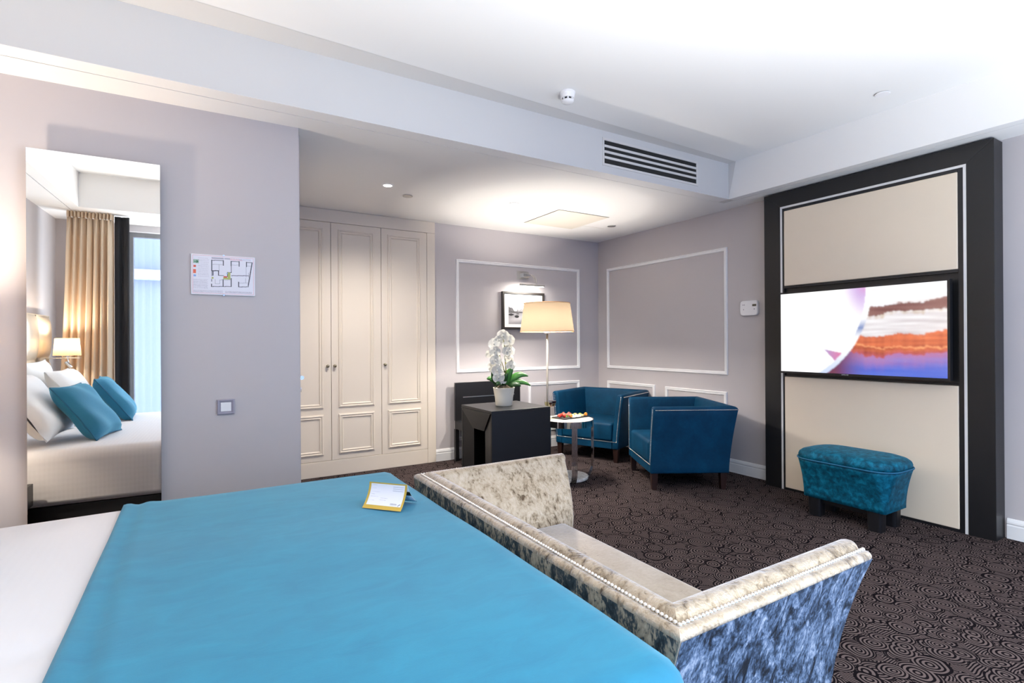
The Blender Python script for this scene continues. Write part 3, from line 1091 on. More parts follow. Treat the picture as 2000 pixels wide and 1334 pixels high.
def circ(p, q, s_):
    ax, ay, bx, by, cx, cy = *p, *q, *s_
    d_ = 2 * (ax * (by - cy) + bx * (cy - ay) + cx * (ay - by))
    ux = ((ax * ax + ay * ay) * (by - cy) + (bx * bx + by * by) * (cy - ay) + (cx * cx + cy * cy) * (ay - by)) / d_
    uy = ((ax * ax + ay * ay) * (cx - bx) + (bx * bx + by * by) * (ax - cx) + (cx * cx + cy * cy) * (bx - ax)) / d_
    return ux, uy, math.hypot(ax - ux, ay - uy)


ccx, ccy, ccr = circ((1.05, 1.0), (.955, .50), (.565, 0.0))


def lerp(a_, b_, t_):
    t_ = max(0., min(1., t_))
    return a_ * (1 - t_) + b_ * t_


def sstep(a_, b_, x_):
    t_ = max(0., min(1., (x_ - a_) / (b_ - a_)))
    return t_ * t_ * (3 - 2 * t_)


for j in range(H_):
    v = 1 - (j + .5) / H_
    for i in range(W_):
        u = (i + .5) / W_
        dist = ccr - math.hypot(u * 1.74 - ccx, v - ccy)     # >0 inside the white disc
        st_ = streak[j, i]
        pa_ = patch[j, i]
        if dist > 0:
            c3 = np.array([1., 1., 1.])
            f1 = sstep(.42, .56, u + (v - .8) * .15) * sstep(.50, .95, v)
            c3 = lerp(c3, lin(202, 172, 222), f1 * .95)
            c3 = lerp(c3, lin(214, 140, 196), .6 * sstep(.88, 1.0, v) * sstep(.50, .58, u))
            # small pink wedge low in the disc
            tx = (u - .31) / .14
            if 0 < tx < 1 and v < .29 - .05 * tx and v > .29 - .17 * min(1, tx * 1.6):
                c3 = lerp(lin(170, 150, 200), lin(226, 110, 150), tx)
            if dist < .055:
                c3 = lerp(lin(176, 196, 236), np.array([1., 1., 1.]), sstep(.0, .5, v) + .25)
                if .42 < v < .66:
                    c3 = lerp(c3, lin(86, 116, 180), (1 - abs(v - .54) / .12) * .9)
        else:
            wob = .02 * math.sin(9 * u + 2) + .012 * math.sin(23 * u) + .05 * (pa_ - .5)
            vv = v + wob + .018 * (colj[i] - .5) * (1 if v > .4 else 1.6) + .012 * (r_.rand() - .5)
            if vv > .80:
                c3 = lerp(lin(250, 250, 255), lin(222, 206, 196), (st_ - .45) * 1.2)
            elif vv > .70:
                c3 = lerp(lin(112, 66, 62), lin(160, 118, 112), st_)
            elif vv > .46:
                c3 = lerp(lin(240, 238, 240), lin(196, 186, 190), (st_ - .3) * 1.5)
                if vv > .665:
                    c3 = lerp(c3, lin(190, 160, 110), colj[i] * .6)
            elif vv > .24:
                c3 = lerp(lin(226, 120, 76), lin(140, 52, 40), sstep(.44, .24, vv) * .45 + .75 * (st_ - .35) + .35 * (colj[i] - .4))
                c3 = lerp(c3, lin(196, 96, 110), sstep(.30, .24, vv) * .6)
                if abs(vv - (.34 - .1 * (u - .6))) < .008:
                    c3 = lin(240, 160, 110)
            else:
                c3 = lerp(lin(184, 112, 152), lin(66, 98, 206), sstep(.24, .05, vv))
                c3 = lerp(c3, lin(130, 140, 220), st_ * .5)
                c3 = lerp(lin(110, 50, 78), c3, sstep(.36, .60, u))
        im[j, i] = c3
for _ in range(2):
    pd = np.pad(im, ((1, 1), (1, 1), (0, 0)), 'edge')
    im = (pd[1:-1, 1:-1] * 2 + pd[:-2, 1:-1] + pd[2:, 1:-1] + pd[1:-1, :-2] + pd[1:-1, 2:]) / 6
im = im[:, ::-1]
# seen from the room +Y runs to the left, so the raster starts on the low-Y side and is mirrored
raster('screen', tv, (TXF - .0012, ty0 + bz, tz0 + bz + .002), (0, ty1 - ty0 - 2 * bz, 0), (0, 0, tz1 - tz0 - 2 * bz - .002), im, 'screen_picture')


def wordmark(txt, parent, loc, mat_cols, size, matname, name='wordmark'):
    cu_ = bpy.data.curves.new('tmp_text', 'FONT')
    cu_.body = txt
    cu_.size = size
    cu_.align_x = 'CENTER'
    cu_.align_y = 'CENTER'
    cu_.extrude = .0002
    to = bpy.data.objects.new('tmp_text', cu_)
    COL.objects.link(to)
    bpy.context.view_layer.update()
    me = bpy.data.meshes.new_from_object(to.evaluated_get(bpy.context.evaluated_depsgraph_get()))
    bpy.data.objects.remove(to)
    M_ = Matrix(mat_cols).transposed().to_4x4()
    M_.translation = loc
    me.transform(ROOTM[parent.name].inverted() @ M_)
    me.materials.clear()
    me.materials.append(MAT[matname])
    o = bpy.data.objects.new(name, me)
    COL.objects.link(o)
    o.parent = parent
    return o


wordmark('SAMSUNG', tv, (TXF - .0038, 2.135, tz0 + .008), [(0, -1, 0), (0, 0, 1), (-1, 0, 0)], .011, 'strip_white')

# ------------------------------------------------------------------ ottoman
ot = thing('ottoman', 'teal velvet ottoman with flared sides and black block feet below the television', 'ottoman', (4.055, 1.96, 0))
ox, oy = 4.062, 1.962
rings = []
for k_ in range(11):
    t_ = k_ / 10
    fl = t_ ** 1.7
    rings.append(rrect(ox, oy, (.158 + .062 * fl), (.275 + .062 * fl), .02 + .12 * t_ ** 1.5, 8, .135 + .285 * t_))
MB().loft(rings).build('body', 'velvet_teal', ot, smooth=True)
rings = [rrect(ox, oy, .222 * s_, .339 * s_ + 0, .15 * s_, 8, z_) for s_, z_ in ((.96, .4205), (.985, .430), (.99, .445), (.97, .463), (.91, .479), (.77, .492), (.5, .499), (.2, .502))]
MB().loft(rings).build('seat_pad', 'velvet_teal', ot, smooth=True)
pts = rrect(ox, oy, .220, .337, .14, 8, .421)
MB().tube(pts + [pts[0]], .006, 6).build('piping', 'piping_teal', ot, smooth=True)
MB().box(ox - .11, oy - .205, .095, ox + .11, oy + .205, .1345).build('underframe', 'black_satin', ot)
for sx in (-1, 1):
    for sy in (-1, 1):
        fx, fy = ox + sx * .105, oy + sy * .20
        rg = [rrect(fx, fy, h_, h_, .02, 3, z_) for h_, z_ in ((.043, 0), (.046, .1345))]
        MB().loft(rg).build('foot', 'black_satin', ot)

# ------------------------------------------------------------------ armchairs
def ruled(mb, la, lb, nseg=1, cap=True):
    return mb.loft([[tuple(pa[i] + (pb[i] - pa[i]) * k_ / nseg for i in range(3)) for pa, pb in zip(la, lb)] for k_ in range(nseg + 1)], cap, cap)


def nails(mb, path, pitch, r, n=6, m=4):
    pts = [Vector(p) for p in path]
    seg = [(pts[i + 1] - pts[i]).length for i in range(len(pts) - 1)]
    tot = sum(seg)
    cnt = max(1, int(tot / pitch))
    for k_ in range(cnt + 1):
        s_ = tot * k_ / cnt
        i = 0
        while i < len(seg) - 1 and s_ > seg[i]:
            s_ -= seg[i]
            i += 1
        p = pts[i].lerp(pts[i + 1], s_ / seg[i] if seg[i] else 0)
        mb.sphere(p, r, n, m)


ZB, ZTP = .145, .734
lev = lambda z: max(0, min(1, (z - ZB) / (ZTP - ZB)))
ax_o = lambda z: .385 + .058 * lev(z) ** 1.5
ay_f = lambda z: -.345 + .015 * lev(z)
ay_b = lambda z: .345 + .066 * lev(z) ** 1.5
TH = .075


def cross(outer, th, zb=ZB, zt=ZTP, n=9):
    """cross-section loop (n, z): outer face up, rounded crest, inner face down"""
    pts = [(outer(zb + (zt - .028 - zb) * k_ / n), zb + (zt - .028 - zb) * k_ / n) for k_ in range(n + 1)]
    xo, zc_ = pts[-1]
    for k_ in range(1, 6):
        a_ = math.pi * k_ / 6
        pts.append((xo - th / 2 + th / 2 * math.cos(a_), zc_ + .028 * math.sin(a_)))
    pts += [(outer(zb + (zt - .028 - zb) * k_ / n) - th, zb + (zt - .028 - zb) * k_ / n) for k_ in range(n, -1, -1)]
    return pts


ch = thing('tub_armchair', 'blue velvet tub armchair in the corner facing the round table', 'armchair', (3.984, 4.653, 0), math.radians(-66.91), 'blue tub armchairs')
cs = cross(ax_o, TH)
csb = cross(ay_b, TH)
for sgn in (1, -1):
    la = [(sgn * x, ay_f(z), z) for x, z in cs]
    lb = [(sgn * x, y, z) for (x, z), (y, _) in zip(cs, csb)]
    mb = MB()
    mb.loft([[tuple(pa[i] + (pb[i] - pa[i]) * k_ / 3 for i in range(3)) for pa, pb in zip(la, lb)] for k_ in range(4)], True, False)
    fixnormals(mb.build('arm', 'velvet_blue', ch, smooth=True, local=True, bevel=.012))
la = [(-x, y, z) for (x, z), (y, _) in zip(cs, csb)]
lb = [(x, y, z) for (x, z), (y, _) in zip(cs, csb)]
fixnormals(ruled(MB(), la, lb, 3, False).build('backrest', 'velvet_blue', ch, smooth=True, local=True))
xin = .309
MB().box(-xin, -.343, .222, xin, .268, .420).build('seat', 'velvet_blue', ch, local=True, bevel=.03, seg=4, smooth=True)
MB().box(-xin, -.342, ZB, xin, .268, .2215).build('front_rail', 'velvet_blue', ch, local=True, bevel=.006)
nb = MB()
e = .004
for sgn in (1, -1):
    nails(nb, [(sgn * (ax_o(z) + .0005), ay_f(z) + .022, z) for z in [ZTP - .03]] + [(sgn * (ax_o(ZTP - .03) + .0005), ay_b(ZTP - .03) - .012, ZTP - .03)], .0135, .0052)
    nails(nb, [(sgn * (ax_o(z) - .022), ay_f(z) - .001, z) for z in [ZTP - .03 - (ZTP - .03 - .222) * q / 8 for q in range(9)]], .0135, .0052)
nails(nb, [(-.36, -.345, .222), (.36, -.345, .222)], .0135, .0052)
nails(nb, [(-ax_o(ZTP) + .02, ay_b(ZTP - .03) + .0005, ZTP - .03), (ax_o(ZTP) - .02, ay_b(ZTP - .03) + .0005, ZTP - .03)], .0135, .0052)
nb.build('nail_trim', 'nail_pewter', ch, local=True, smooth=True, kind='stuff')
for sx in (1, -1):
    for sy in (1, -1):
        x, y = sx * .346, sy * .304
        MB().loft([rrect(x, y, .021, .021, .003, 2, 0), rrect(x, y, .029, .029, .003, 2, ZB)]).build('leg', 'dark_leg', ch, local=True)
dup(ch, (3.854, 3.425, 0), math.radians(-119.64), 'blue velvet tub armchair nearest the television unit, its studded side to the room')

# ------------------------------------------------------------------ round side table with food and wine
tx, ty = 2.993, 3.953
tb = thing('side_table', 'round side table with white marble top and slatted chrome legs', 'table', (tx, ty, 0))
MB().lathe(tx, ty, [(.232, .552), (.236, .560), (.236, .572), (.232, .574)], 48).build('table_top', 'marble_white', tb)
mb = MB().lathe(tx, ty, [(.234, .515), (.244, .515), (.244, .573), (.237, .573), (.237, .5515), (.234, .5515)], 120, False, False)
fixnormals(mb.build('rim', 'chrome', tb))
MB().lathe(tx, ty, [(.186, .012), (.190, .018), (.190, .036), (.186, .040)], 48).build('base', 'marble_white', tb)
view = math.atan2(-ty, -tx)
for dphi in (14, 110, -132):
    a_ = view - math.radians(dphi) * -1
    dirv = Vector((math.cos(a_), math.sin(a_), 0))
    tan = Vector((-dirv.y, dirv.x, 0))
    lg = None
    for s5 in range(5):
        off = (s5 - 2) * .0105
        prof = [(.246, .574), (.246, .16), (.242, .11), (.230, .07), (.212, .035), (.196, .010), (.17, .002)]
        hw = .0045
        ringsl = []
        for i, (r0, z0) in enumerate(prof):
            base_ = Vector((tx, ty, z0)) + tan * off
            ringsl.append([base_ + dirv * (r0) - tan * hw, base_ + dirv * (r0) + tan * hw, base_ + dirv * (r0 + .006) + tan * hw, base_ + dirv * (r0 + .006) - tan * hw])
        mbx = MB().loft(ringsl)
        if s5 == 0:
            lgmb = MB()
            for zz in (.30, .49):
                pass
            lg = fixnormals(mbx.build('leg', 'chrome', tb))
        else:
            fixnormals(mbx.build('slat', 'chrome', lg))

pt = thing('slate_platter', 'dark rectangular slate board of antipasti on the round marble table', 'platter', (3.062, 3.995, .5745), math.radians(7))
MB().box(-.168, -.086, 0, .166, .084, .010).build('board', 'slate', pt, local=True, bevel=.002)
PM = ROOTM[pt.name]


def onp(x, y, z=.0105):
    return PM @ Vector((x, y, z))


for i, (x, y, mt, nm) in enumerate(((-.145, .0, 'tomato_red', 'red'), (-.115, -.03, 'tomato_red', 'red'), (-.10, .03, 'tomato_red', 'red'),
                                    (-.065, -.068, 'tomato_orange', 'orange'), (.135, -.068, 'tomato_orange', 'orange'))):
    p = onp(x, y, .0105 + .0165)
    lb = ('red cherry tomato at the near left end of the slate board', 'second red cherry tomato on the slate board, next to the ham', 'red cherry tomato at the back of the slate board',
          'orange cherry tomato at the front left of the slate board', 'orange cherry tomato at the right end of the slate board')[i]
    tm = thing('cherry_tomato', lb, 'tomato', (p.x, p.y, p.z - .0165), group='cherry tomatoes on the slate board')
    MB().sphere((0, 0, .0165), .0175, 12, 8, 1, 1, .94).build('fruit', mt, tm, local=True, smooth=True)
    MB().lathe(0, 0, [(.006, .0322), (.001, .035)], 6).build('calyx', 'herb', tm, local=True)


def crumple(mb, cx, cy, z0, rx, ry, h, seed, n=9):
    q = random.Random(seed)
    ph_ = [q.uniform(0, 6.3) for _ in range(4)]

    def fn(u, v):
        a_ = 2 * math.pi * u
        rr = v * (1 + .22 * math.sin(3 * a_ + ph_[0]) + .12 * math.sin(5 * a_ + ph_[1]))
        z = z0 + h * max(0, (1 - v * v)) * (1 + .35 * math.sin(4 * a_ + ph_[2]) * v) + .003 * math.sin(9 * v + ph_[3])
        return (cx + rx * rr * math.cos(a_), cy + ry * rr * math.sin(a_), max(z, z0 + .0005))
    return mb.grid(fn, 20, n)


q_ = random.Random(11)
HAM = ('leftmost fold of cured ham on the slate board, behind the tomatoes', 'second fold of cured ham from the left on the slate board', 'tall fold of cured ham at the back of the slate board',
       'fold of cured ham right of the tall one on the slate board', 'rightmost fold of cured ham on the slate board')
for i, (x, y) in enumerate(((-.088, .066), (-.048, .030), (-.028, .076), (.018, .040), (.048, .078))):
    p = onp(x, y)
    o = crumple(MB(), 0, 0, 0, .027, .021, .021 + .005 * (i % 3), 20 + i).build('ham_slice', 'ham', None, smooth=True, solid=.001)
    o.location = (p.x, p.y, p.z)
    o.rotation_euler = (0, 0, q_.uniform(0, 6))
    tag(o, HAM[i], 'ham', 'folded ham slices on the slate board')
CHW = ('leftmost piece of soft white cheese at the front of the slate board', 'middle piece of soft white cheese at the front edge of the slate board', 'right piece of soft white cheese at the front of the slate board', 'piece of soft white cheese behind the front row on the slate board')
for i, (x, y) in enumerate(((-.035, -.062), (.008, -.066), (.050, -.060), (.012, -.014))):
    p = onp(x, y)
    o = crumple(MB(), 0, 0, 0, .025, .020, .017 + .004 * (i % 2), 40 + i).build('white_cheese', 'cheese_white', None, smooth=True)
    o.location = (p.x, p.y, p.z)
    o.rotation_euler = (0, 0, q_.uniform(0, 6))
    tag(o, CHW[i], 'cheese', 'white cheese pieces on the slate board')
CHY = ('pale yellow cheese wedge nearest the white cheese on the slate board', 'pale yellow cheese wedge at the front right of the slate board', 'pale yellow cheese wedge in the middle right of the slate board', 'pale yellow cheese wedge at the back right of the slate board')
for i, (x, y) in enumerate(((.062, -.018), (.098, -.062), (.108, -.018), (.098, .040))):
    p = onp(x, y)
    o = MB().box(-.018, -.012, 0, .018, .012, .016).build('yellow_cheese', 'cheese_yellow', None, bevel=.003)
    o.location = (p.x, p.y, p.z)
    o.rotation_euler = (0, 0, q_.uniform(0, 6))
    tag(o, CHY[i], 'cheese', 'yellow cheese wedges on the slate board')
for i, (x, y) in enumerate(((-.072, -.012), (.055, .018), (.145, .02))):
    p = onp(x, y)
    o = crumple(MB(), 0, 0, 0, .020, .015, .018, 60 + i).build('salad_leaf', 'herb', None, smooth=True, solid=.001)
    o.location = (p.x, p.y, p.z)
    tag(o, ('green salad leaf beside the red tomatoes', 'green salad leaf in the middle behind the cheese', 'green salad leaf at the right back of the slate board')[i], 'salad', 'salad leaves on the slate board')

for i, (x, y, mt, lb) in enumerate(((2.836, 4.045, 'white_wine', 'stemmed glass of white wine on the round table beside the lamp pole'),
                                    (2.926, 4.106, 'red_wine', 'stemmed glass of red wine on the round table behind the platter'))):
    z0 = .5745
    wg = thing('wine_glass', lb, 'glass', (x, y, z0), group='wine glasses on the round table')
    MB().lathe(x, y, [(.032, z0), (.032, z0 + .002), (.006, z0 + .006), (.004, z0 + .012), (.004, z0 + .085), (.010, z0 + .095), (.026, z0 + .108), (.036, z0 + .132), (.038, z0 + .155), (.034, z0 + .19), (.030, z0 + .215)],
               24, True, False).build('bowl', 'wine_glass', wg, smooth=True)
    MB().lathe(x, y, [(.006, z0 + .096), (.024, z0 + .109), (.034, z0 + .133), (.0362, z0 + .155), (.0362, z0 + .158)], 24).build('wine', mt, wg, smooth=False)

# ------------------------------------------------------------------ floor lamp
lx, ly = 3.017, 4.32
fl = thing('floor_lamp', 'slim floor lamp with lit cream shade beside the orchid', 'lamp', (lx, ly, 0))
MB().lathe(lx, ly, [(.13, 0), (.13, .012), (.12, .018), (.02, .024)], 32).build('base', 'lamp_metal', fl)
MB().tube([(lx, ly, .02), (lx, ly, 1.39)], [.0085, .0115], 14).build('pole', 'lamp_metal', fl, smooth=True)
MB().lathe(lx, ly, [(.022, 1.38), (.034, 1.392), (.034, 1.425), (.02, 1.43)], 16).build('socket', 'plastic_white', fl)
zb_, zt_ = 1.405, 1.690
mb = MB().lathe(lx, ly, [(.272, zb_), (.232, zt_)], 48, False, False)
mb.build('lamp_shade', 'shade_linen', fl, smooth=True)
for r0, z0 in ((.2725, zb_), (.2325, zt_)):
    MB().tube([(lx + r0 * math.cos(2 * math.pi * q / 40), ly + r0 * math.sin(2 * math.pi * q / 40), z0) for q in range(41)], .004, 6, False).build('shade_trim', 'shade_trim', fl)
MB().sphere((lx, ly, 1.475), .030, 12, 8).build('bulb', 'lamp_lit', fl, smooth=True)
light('floor_lamp_bulb', 'POINT', (lx, ly, 1.48), 36, (1, .93, .84), shadow_soft_size=.05)

# ------------------------------------------------------------------ black console and luggage rack
DX0, DX1, DY0, DY1, DZ = 2.100, 2.701, 3.823, 4.405, .72
dk = thing('black_console', 'black boxy console table with mitred frame and open end under the orchid', 'table', (2.4, 4.11, 0))
t_ = .022
MB().box(DX0, DY0, 0, DX1, DY0 + t_, DZ - t_).build('front_panel', 'black_wood', dk, bevel=.0015)
MB().box(DX0, DY1 - t_, 0, DX1, DY1, DZ - t_).build('rear_panel', 'black_wood', dk, bevel=.0015)
MB().box(DX0, DY0, DZ - t_, DX1, DY1, DZ).build('table_top', 'black_wood_flat', dk, bevel=.0015)
MB().box(DX1 - t_, DY0 + t_, 0, DX1, DY1 - t_, DZ - t_).build('end_panel', 'black_wood', dk)
# mitred end frame, tapering inwards to a narrow opening
iy0, iy1, iz = 4.000, 4.215, .53
xi_ = DX0 + .032
for nm, vs in (('apron', [(DX0 + .001, DY0 + .012, DZ - t_), (DX0 + .001, DY1 - .012, DZ - t_), (xi_, iy1, iz), (xi_, iy0, iz)]),
               ('leg', [(DX0 + .001, DY0 + .012, 0), (DX0 + .001, DY0 + .012, DZ - t_), (xi_, iy0, iz), (xi_, iy0, 0)]),
               ('leg', [(DX0 + .001, DY1 - .012, DZ - t_), (DX0 + .001, DY1 - .012, 0), (xi_, iy1, 0), (xi_, iy1, iz)])):
    fixnormals(MB().add(vs, [(0, 1, 2, 3)]).build(nm, 'black_wood', dk, solid=.012))
MB().box(DX0 + .20, DY0 + t_ + .001, .002, DX0 + .22, iy0 + .125, iz + .12).build('inner_panel', 'bronze', dk, label='brown inner panel')

lr = thing('luggage_rack', 'black luggage bench with a tall back panel and thin metal strip against the grey wall', 'luggage rack', (2.83, 5.1, 0))
MB().box(2.408, 5.205, .44, 3.245, 5.235, .858).build('back_panel', 'black_wood_flat', lr, bevel=.002)
MB().box(2.50, 5.2005, .690, 3.16, 5.2046, .700).build('metal_strip', 'brushed_steel', lr)
MB().box(2.415, 4.80, .35, 3.24, 5.235, .4395).build('seat', 'black_wood_flat', lr, bevel=.002)
for x in (2.405, 3.205):
    for y in (4.805, 5.195):
        MB().box(x, y, 0, x + .04, y + .04, .3495).build('leg', 'black_wood', lr)

# ------------------------------------------------------------------ orchid
px, py, pz = 2.395, 4.125, DZ
oc = thing('potted_orchid', 'white orchid in a cream ceramic pot on the black console', 'plant', (px, py, pz))
MB().lathe(px, py, [(.074, pz), (.078, pz + .006), (.082, pz + .07), (.092, pz + .12), (.098, pz + .160), (.101, pz + .166), (.094, pz + .166), (.088, pz + .12)], 36, True, False).build('pot', 'ceramic_cream', oc, smooth=True)


def dome(u, v):
    a_ = 2 * math.pi * u
    return (px + .0915 * v * math.cos(a_), py + .0915 * v * math.sin(a_), pz + .162 + .03 * (1 - v * v) + .006 * math.sin(7 * a_ + 9 * v))


MB().grid(dome, 24, 6).build('soil', 'soil', oc, smooth=True)
R3 = Vector((rt.x, rt.y, 0))          # lateral direction in the room, to the right
D3 = Vector((-R3.y, R3.x, 0))         # away from the room centre line


def P(a, h, d=0):
    return Vector((px, py, pz)) + R3 * a + D3 * d + Vector((0, 0, h))


for j, path in enumerate(([(.01, .16, 0), (.018, .30, 0), (.012, .45, -.02), (.008, .56, -.03), (-.006, .62, -.03)],
                          [(.0, .16, .01), (-.012, .30, .0), (-.035, .42, -.02), (-.05, .52, -.03), (-.062, .56, -.02)],
                          [(.01, .3, -.0), (-.005, .36, -.02), (-.035, .46, -.03), (-.05, .48, -.04)],
                          [(.022, .16, .0), (.022, .40, .005)])):
    pts_ = [P(*p) for p in path]
    MB().tube(pts_, [.006 if j < 3 else .007] + [.004] * (len(pts_) - 1), 7).build('stem', 'stem_green', oc, smooth=True)
LV = [((-.155, .25, -.03), (-.085, .275, -.02), .034, 'leaf_green'), ((-.105, .315, -.05), (-.075, .22, -.04), .036, 'leaf_dark'), ((.035, .30, -.06), (-.03, .22, -.06), .032, 'leaf_dark'),
      ((.088, .375, -.01), (.02, .27, -.02), .036, 'leaf_green'), ((.225, .27, .0), (.11, .33, -.01), .034, 'leaf_green'), ((.245, .185, -.03), (.13, .27, -.03), .030, 'leaf_green'),
      ((.155, .185, -.08), (.085, .235, -.06), .030, 'leaf_dark'), ((-.06, .20, -.11), (-.03, .25, -.07), .03, 'leaf_dark')]
for i, (tip, midp, wl, mt) in enumerate(LV):
    b0, b1, b2 = P(.012 * (1 if tip[0] > 0 else -1), .165), P(*midp), P(*tip)

    def lf(u, v, b0=b0, b1=b1, b2=b2, wl=wl):
        c_ = b0 * (1 - v) ** 2 + b1 * 2 * v * (1 - v) + b2 * v * v
        tg = ((b1 - b0) * (1 - v) + (b2 - b1) * v).normalized()
        sd = tg.cross(Vector((D3.x, D3.y, -.6))).normalized()
        wdt = wl * math.sin(math.pi * min(.985, .14 + .845 * v)) ** .75
        k_ = 2 * u - 1
        return c_ + sd * k_ * wdt + sd.cross(tg) * (.010 * k_ * k_)
    MB().grid(lf, 4, 10).build('leaf', mt, oc, smooth=True, solid=.0015)


def flower(c, normal, size, spin, seed):
    q = random.Random(seed)
    n_ = Vector(normal).normalized()
    a_ = n_.cross(Vector((0, 0, 1))).normalized()
    b_ = a_.cross(n_)
    mb = MB()
    for k_, (ang, ln, wd_) in enumerate(((90, 1.0, .55), (90 + 125, .95, .48), (90 - 125, .95, .48), (8, 1.0, .85), (172, 1.0, .85))):
        t_ = math.radians(ang + spin)
        dr = a_ * math.cos(t_) + b_ * math.sin(t_)
        sd = a_ * -math.sin(t_) + b_ * math.cos(t_)
        cup = q.uniform(.05, .28)

        def pf_(u, v, dr=dr, sd=sd, ln=ln, wd_=wd_, cup=cup):
            ww = wd_ * size * math.sin(math.pi * (.06 + .90 * v)) ** .7 * .9
            return Vector(c) + dr * size * ln * v + sd * (u - .5) * 2 * ww + n_ * (size * (cup * v * v - .16 * (1 - (2 * u - 1) ** 2) * v + .02 * math.sin(8 * v + 3 * u)) + .001 * k_)
        mb.grid(pf_, 4, 6)
    mb.sphere(Vector(c) + n_ * size * .08, size * .17, 8, 5)
    return mb


FL = [(-.002, .645, -.04, .055), (.050, .600, -.05, .055), (.035, .555, -.02, .050), (-.045, .600, -.02, .045), (-.085, .570, -.03, .05), (-.115, .47, -.02, .045), (-.078, .50, -.06, .05),
      (.055, .50, -.05, .05), (.045, .44, -.03, .045), (.06, .375, -.05, .045), (-.07, .42, -.06, .05), (-.095, .36, -.04, .048), (-.055, .33, -.07, .05), (-.045, .265, -.06, .05), (-.02, .235, -.05, .042), (.03, .50, -.05, .045)]
for i, (a_, h_, d_, s_) in enumerate(FL):
    nm = -D3 * 1.0 + R3 * rnd.uniform(-.5, .5) + Vector((0, 0, rnd.uniform(-.35, .35)))
    flower(P(a_ * 1.02, h_ - .005, d_), nm, s_ * 1.1, rnd.uniform(-25, 25), i).build('orchid_flower', 'orchid_white', oc, smooth=True)

# ------------------------------------------------------------------ bed
BX0, BX1, BY0, BY1, BZ = -1.36, .826, .70, 2.565, .668
bd = thing('bed', 'double bed with dark base and thick mattress under the white bedspread', 'bed', (-.3, 1.63, 0))
MB().box(BX0, BY0 + .05, .0, BX1 - .06, BY1 - .05, .30).build('base', 'black_wood_flat', bd, bevel=.004)
MB().box(BX0, BY0 + .02, .301, BX1 - .02, BY1 - .02, .640).build('mattress', 'sheet_white', bd, bevel=.05, seg=3)
hd = thing('headboard', 'tall tufted satin headboard on the wall behind the pillows, seen in the mirror', 'headboard', (XL, 1.63, 0))
hb = MB().box(XL + .002, .12, .0, XL + .05, 3.14, 1.58).build('board', 'headboard_satin', hd, bevel=.004)
HY = [.13 + (3.13 - .13) * i / 8 for i in range(9)]
HZ = [.34, .75, 1.165, 1.575]
for i in range(8):
    for j in range(3):
        y0_, y1_, z0_, z1_ = HY[i] + .002, HY[i + 1] - .002, HZ[j] + .002, HZ[j + 1] - .002

        def pan(u, v, y0_=y0_, y1_=y1_, z0_=z0_, z1_=z1_):
            puff = (1 - abs(2 * u - 1) ** 3.0) * (1 - abs(2 * v - 1) ** 3.0)
            return (XL + .05 + .045 * max(0, puff) ** .6, y0_ + (y1_ - y0_) * u, z0_ + (z1_ - z0_) * v)
        MB().grid(pan, 10, 10).build('tufted_panel', 'headboard_satin', hb, smooth=True)


